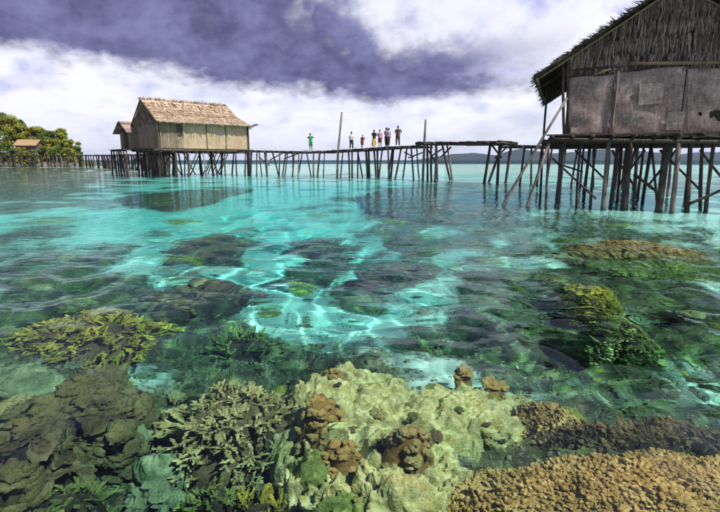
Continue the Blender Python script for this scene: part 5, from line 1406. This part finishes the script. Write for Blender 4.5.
def rings(mb, sections, n=14, cap=False):
    """sections: (centre, rx, ry) lofted"""
    th = np.linspace(0, 2 * math.pi, n, endpoint=False); V = []
    for c, rx, ry in sections: V.append(np.column_stack([c[0] + rx * np.cos(th), c[1] + ry * np.sin(th), np.full(n, c[2])]))
    m = len(V); i = np.arange(m - 1)[:, None] * n; j = np.arange(n)[None, :]; j2 = (j + 1) % n
    V = np.vstack(V); inn = V.copy()
    q = np.stack([i + j, i + j2, i + n + j2, i + n + j], -1).reshape(-1, 4); mb.add(V, q)
def person(px, d_hint, h, face, shirt, lower, label, arms='down', lower_kind='shorts', female=False, pack=None):
    best = min((along_main(len_main * k / 500)[0] for k in range(501)), key=lambda p: abs(360 + FPX * p.x / (p.y * _cp - (p.z - CAM_H) * _sp) - px))
    z = best.z + .02
    H = empty('person', (best.x, best.y + d_hint, z), label, 'person', rz=face)
    s = h / 1.7; rp = random.Random(int(px * 10)); stride = rp.choice((-1, 1)) * rp.uniform(.03, .13)
    H.rotation_euler = (rp.uniform(-.05, .05), rp.uniform(-.05, .05), face); hx, hy = rp.uniform(-.035, .035), rp.uniform(-.05, .01)
    J = dict(pel=(0, 0, .93), wst=(0, .01, 1.08), chs=(0, 0, 1.28), nkb=(0, .01, 1.44), nk=(0, 0, 1.50), hd0=(hx * .6, -.015 + hy * .5, 1.555), hd1=(hx, -.02 + hy, 1.62), hd2=(hx * 1.3, -.01 + hy, 1.67))
    R = dict(pel=(.145, .11), wst=(.125, .095), chs=(.15, .10), nkb=(.075, .07), nk=(.052, .055), hd0=(.062, .075), hd1=(.075, .092), hd2=(.05, .06))
    E = [('pel', 'wst'), ('wst', 'chs'), ('chs', 'nkb'), ('nkb', 'nk'), ('nk', 'hd0'), ('hd0', 'hd1'), ('hd1', 'hd2')]
    for sg, S in ((-1, 'l'), (1, 'r')):
        f = stride * sg
        for nme, p, r in (('hip', (sg * .09, 0, .88), .09), ('kne', (sg * .10, -.02 + f * .5, .48), .058), ('ank', (sg * .10, .02 + f, .08), .038), ('toe', (sg * .115, -.13 + f, .025), (.035, .022))):
            J[nme + S] = p; R[nme + S] = r
        E += [('pel', 'hip' + S), ('hip' + S, 'kne' + S), ('kne' + S, 'ank' + S), ('ank' + S, 'toe' + S)]
        J['sho' + S] = (sg * .17, .01, 1.40); R['sho' + S] = .058
        am = arms if isinstance(arms, str) else arms[sg > 0]
        if am == 'hips': el, ha = (sg * .34, .06, 1.18), (sg * .17, -.05, 1.00)
        elif am == 'up': el, ha = (sg * .33, -.06, 1.24), (sg * .20, -.16, 1.42)
        elif am == 'front': el, ha = (sg * .22, -.02, 1.14), (sg * .07, -.20, 1.12)
        else: el, ha = (sg * .225, .03, 1.14), (sg * .235, -.04, .90)
        J['elb' + S] = el; R['elb' + S] = .038; J['han' + S] = ha; R['han' + S] = (.034, .022)
        E += [('chs', 'sho' + S), ('sho' + S, 'elb' + S), ('elb' + S, 'han' + S)]
        dv = (Vector(ha) - Vector(el)).normalized(); sdv = dv.cross(Vector((0, 0, 1))); sdv = sdv.normalized() if sdv.length > .1 else Vector((0, 1, 0))
        for q in range(4):
            J['f%d%s' % (q, S)] = tuple(Vector(ha) + dv * (.085 + .012 * (1.5 - abs(q - 1.3))) + sdv * (q - 1.5) * .020); R['f%d%s' % (q, S)] = .008; E.append(('han' + S, 'f%d%s' % (q, S)))
        J['th' + S] = tuple(Vector(ha) + dv * .035 + sdv * .05); R['th' + S] = .009; E.append(('han' + S, 'th' + S))
    ks = list(J); idx = {k: i for i, k in enumerate(ks)}
    me = skin_mesh([tuple(c * s for c in J[k]) for k in ks], [(idx[a], idx[b]) for a, b in E], [tuple(q * s for q in (R[k] if isinstance(R[k], tuple) else (R[k], R[k]))) for k in ks], 0)
    body = link('body', me, M_SKIN, H)
    # clothing
    mb = MB(); rings(mb, [((0, 0, z_ * s), a * s, b * s) for z_, a, b in ((.90, .175, .135), (1.08, .155, .125), (1.28, .185, .14), (1.40, .17, .115), (1.46, .085, .085))])
    for sg, S in ((-1, 'l'), (1, 'r')):
        a, b = Vector(J['sho' + S]), Vector(J['elb' + S]); mb.tube([tuple((a + (b - a) * q) * s) for q in (-.15, .35, .75)], [.075 * s, .07 * s, .066 * s], 9)
    mb.build('shirt', shirt, H, smooth=True)
    mb = MB()
    if lower_kind == 'skirt': rings(mb, [((0, 0, z_ * s), a * s, b * s) for z_, a, b in ((.22, .25, .20), (.5, .23, .18), (.8, .19, .15), (.98, .15, .12))]); nm = 'skirt'
    else:
        end = .52 if lower_kind == 'shorts' else .10
        for sg, S in ((-1, 'l'), (1, 'r')):
            a, b, c = Vector(J['hip' + S]), Vector(J['kne' + S]), Vector(J['ank' + S])
            pts = [a + Vector((0, 0, .06)), a.lerp(b, .5), b] + ([b.lerp(c, .9)] if end < .3 else [])
            mb.tube([tuple(p * s) for p in pts], [.115 * s, .10 * s, .085 * s] + ([.06 * s] if end < .3 else []), 9)
        rings(mb, [((0, 0, z_ * s), a * s, b * s) for z_, a, b in ((.84, .17, .135), (.95, .17, .135), (1.0, .15, .12))]); nm = 'shorts' if end > .3 else 'trousers'
    mb.build(nm, lower, H, smooth=True)
    v, q, t = blob(14, 10, 3, .05, 2, 1, 1); mb = MB()
    hv = v * np.array([.088, .10, .10]) * s + np.array([hx * 1.1, .014 + hy, 1.655]) * s; hv[:, 1] = np.where((hv[:, 2] < 1.63 * s) & (hv[:, 1] < 0), hv[:, 1] * .25, hv[:, 1]); mb.add(hv, q, t)
    if female: mb.tube([(0, .07 * s, 1.68 * s), (0, .10 * s, 1.56 * s), (0, .10 * s, 1.40 * s)], [.07 * s, .075 * s, .03 * s], 8)
    mb.build('hair', M_HAIR, H, smooth=True)
    if pack:
        mb = MB(); mb.box((0, .19 * s, 1.22 * s), (.30 * s, .16 * s, .42 * s), taper=.8); mb.build('backpack', pack, H)
    return H
CG = cloth_mat('green_cloth', (.03, .30, .10)); CW = cloth_mat('white_cloth', (.62, .60, .60)); CK = cloth_mat('black_cloth', (.02, .02, .025)); CR = cloth_mat('red_cloth', (.35, .04, .04))
CY = cloth_mat('yellow_cloth', (.60, .42, .08)); CP = cloth_mat('pink_cloth', (.55, .25, .32)); CB = cloth_mat('blue_grey_cloth', (.25, .27, .40)); CM = cloth_mat('maroon_cloth', (.14, .04, .06)); CN = cloth_mat('brown_cloth', (.10, .06, .045))
person(311, .1, 1.64, math.radians(10), CG, CG, 'person alone on the jetty in green shirt and green shorts, arms raised to chest', 'up')
person(351.3, .1, 1.58, math.radians(30), CW, CK, 'person in white shirt and black trousers beside the tallest mooring pole', ('down', 'front'), 'trousers')
person(361.8, .0, 1.22, math.radians(-20), CM, CR, 'child in maroon top and red shorts, shortest of the jetty walkers', ('down', 'hips'))
person(373.6, -.15, 1.55, math.radians(15), CK, CY, 'person with long hair in black top and long yellow skirt', 'front', 'skirt', True)
person(380.2, .2, 1.52, math.radians(0), CP, CM, 'person in pink shirt and maroon shorts beside the yellow skirt', ('front', 'down'))
person(386.4, -.1, 1.62, math.radians(-40), CB, CK, 'person in blue grey shirt wearing a backpack', 'front', 'trousers', True, CP)
person(388.4, .35, 1.58, math.radians(20), CB, CN, 'person in blue grey shirt close behind the backpack wearer', 'down', 'trousers')
person(397.6, .0, 1.66, math.radians(-30), CN, CN, 'slim person in brown standing apart with hands on hips', 'hips', 'trousers')
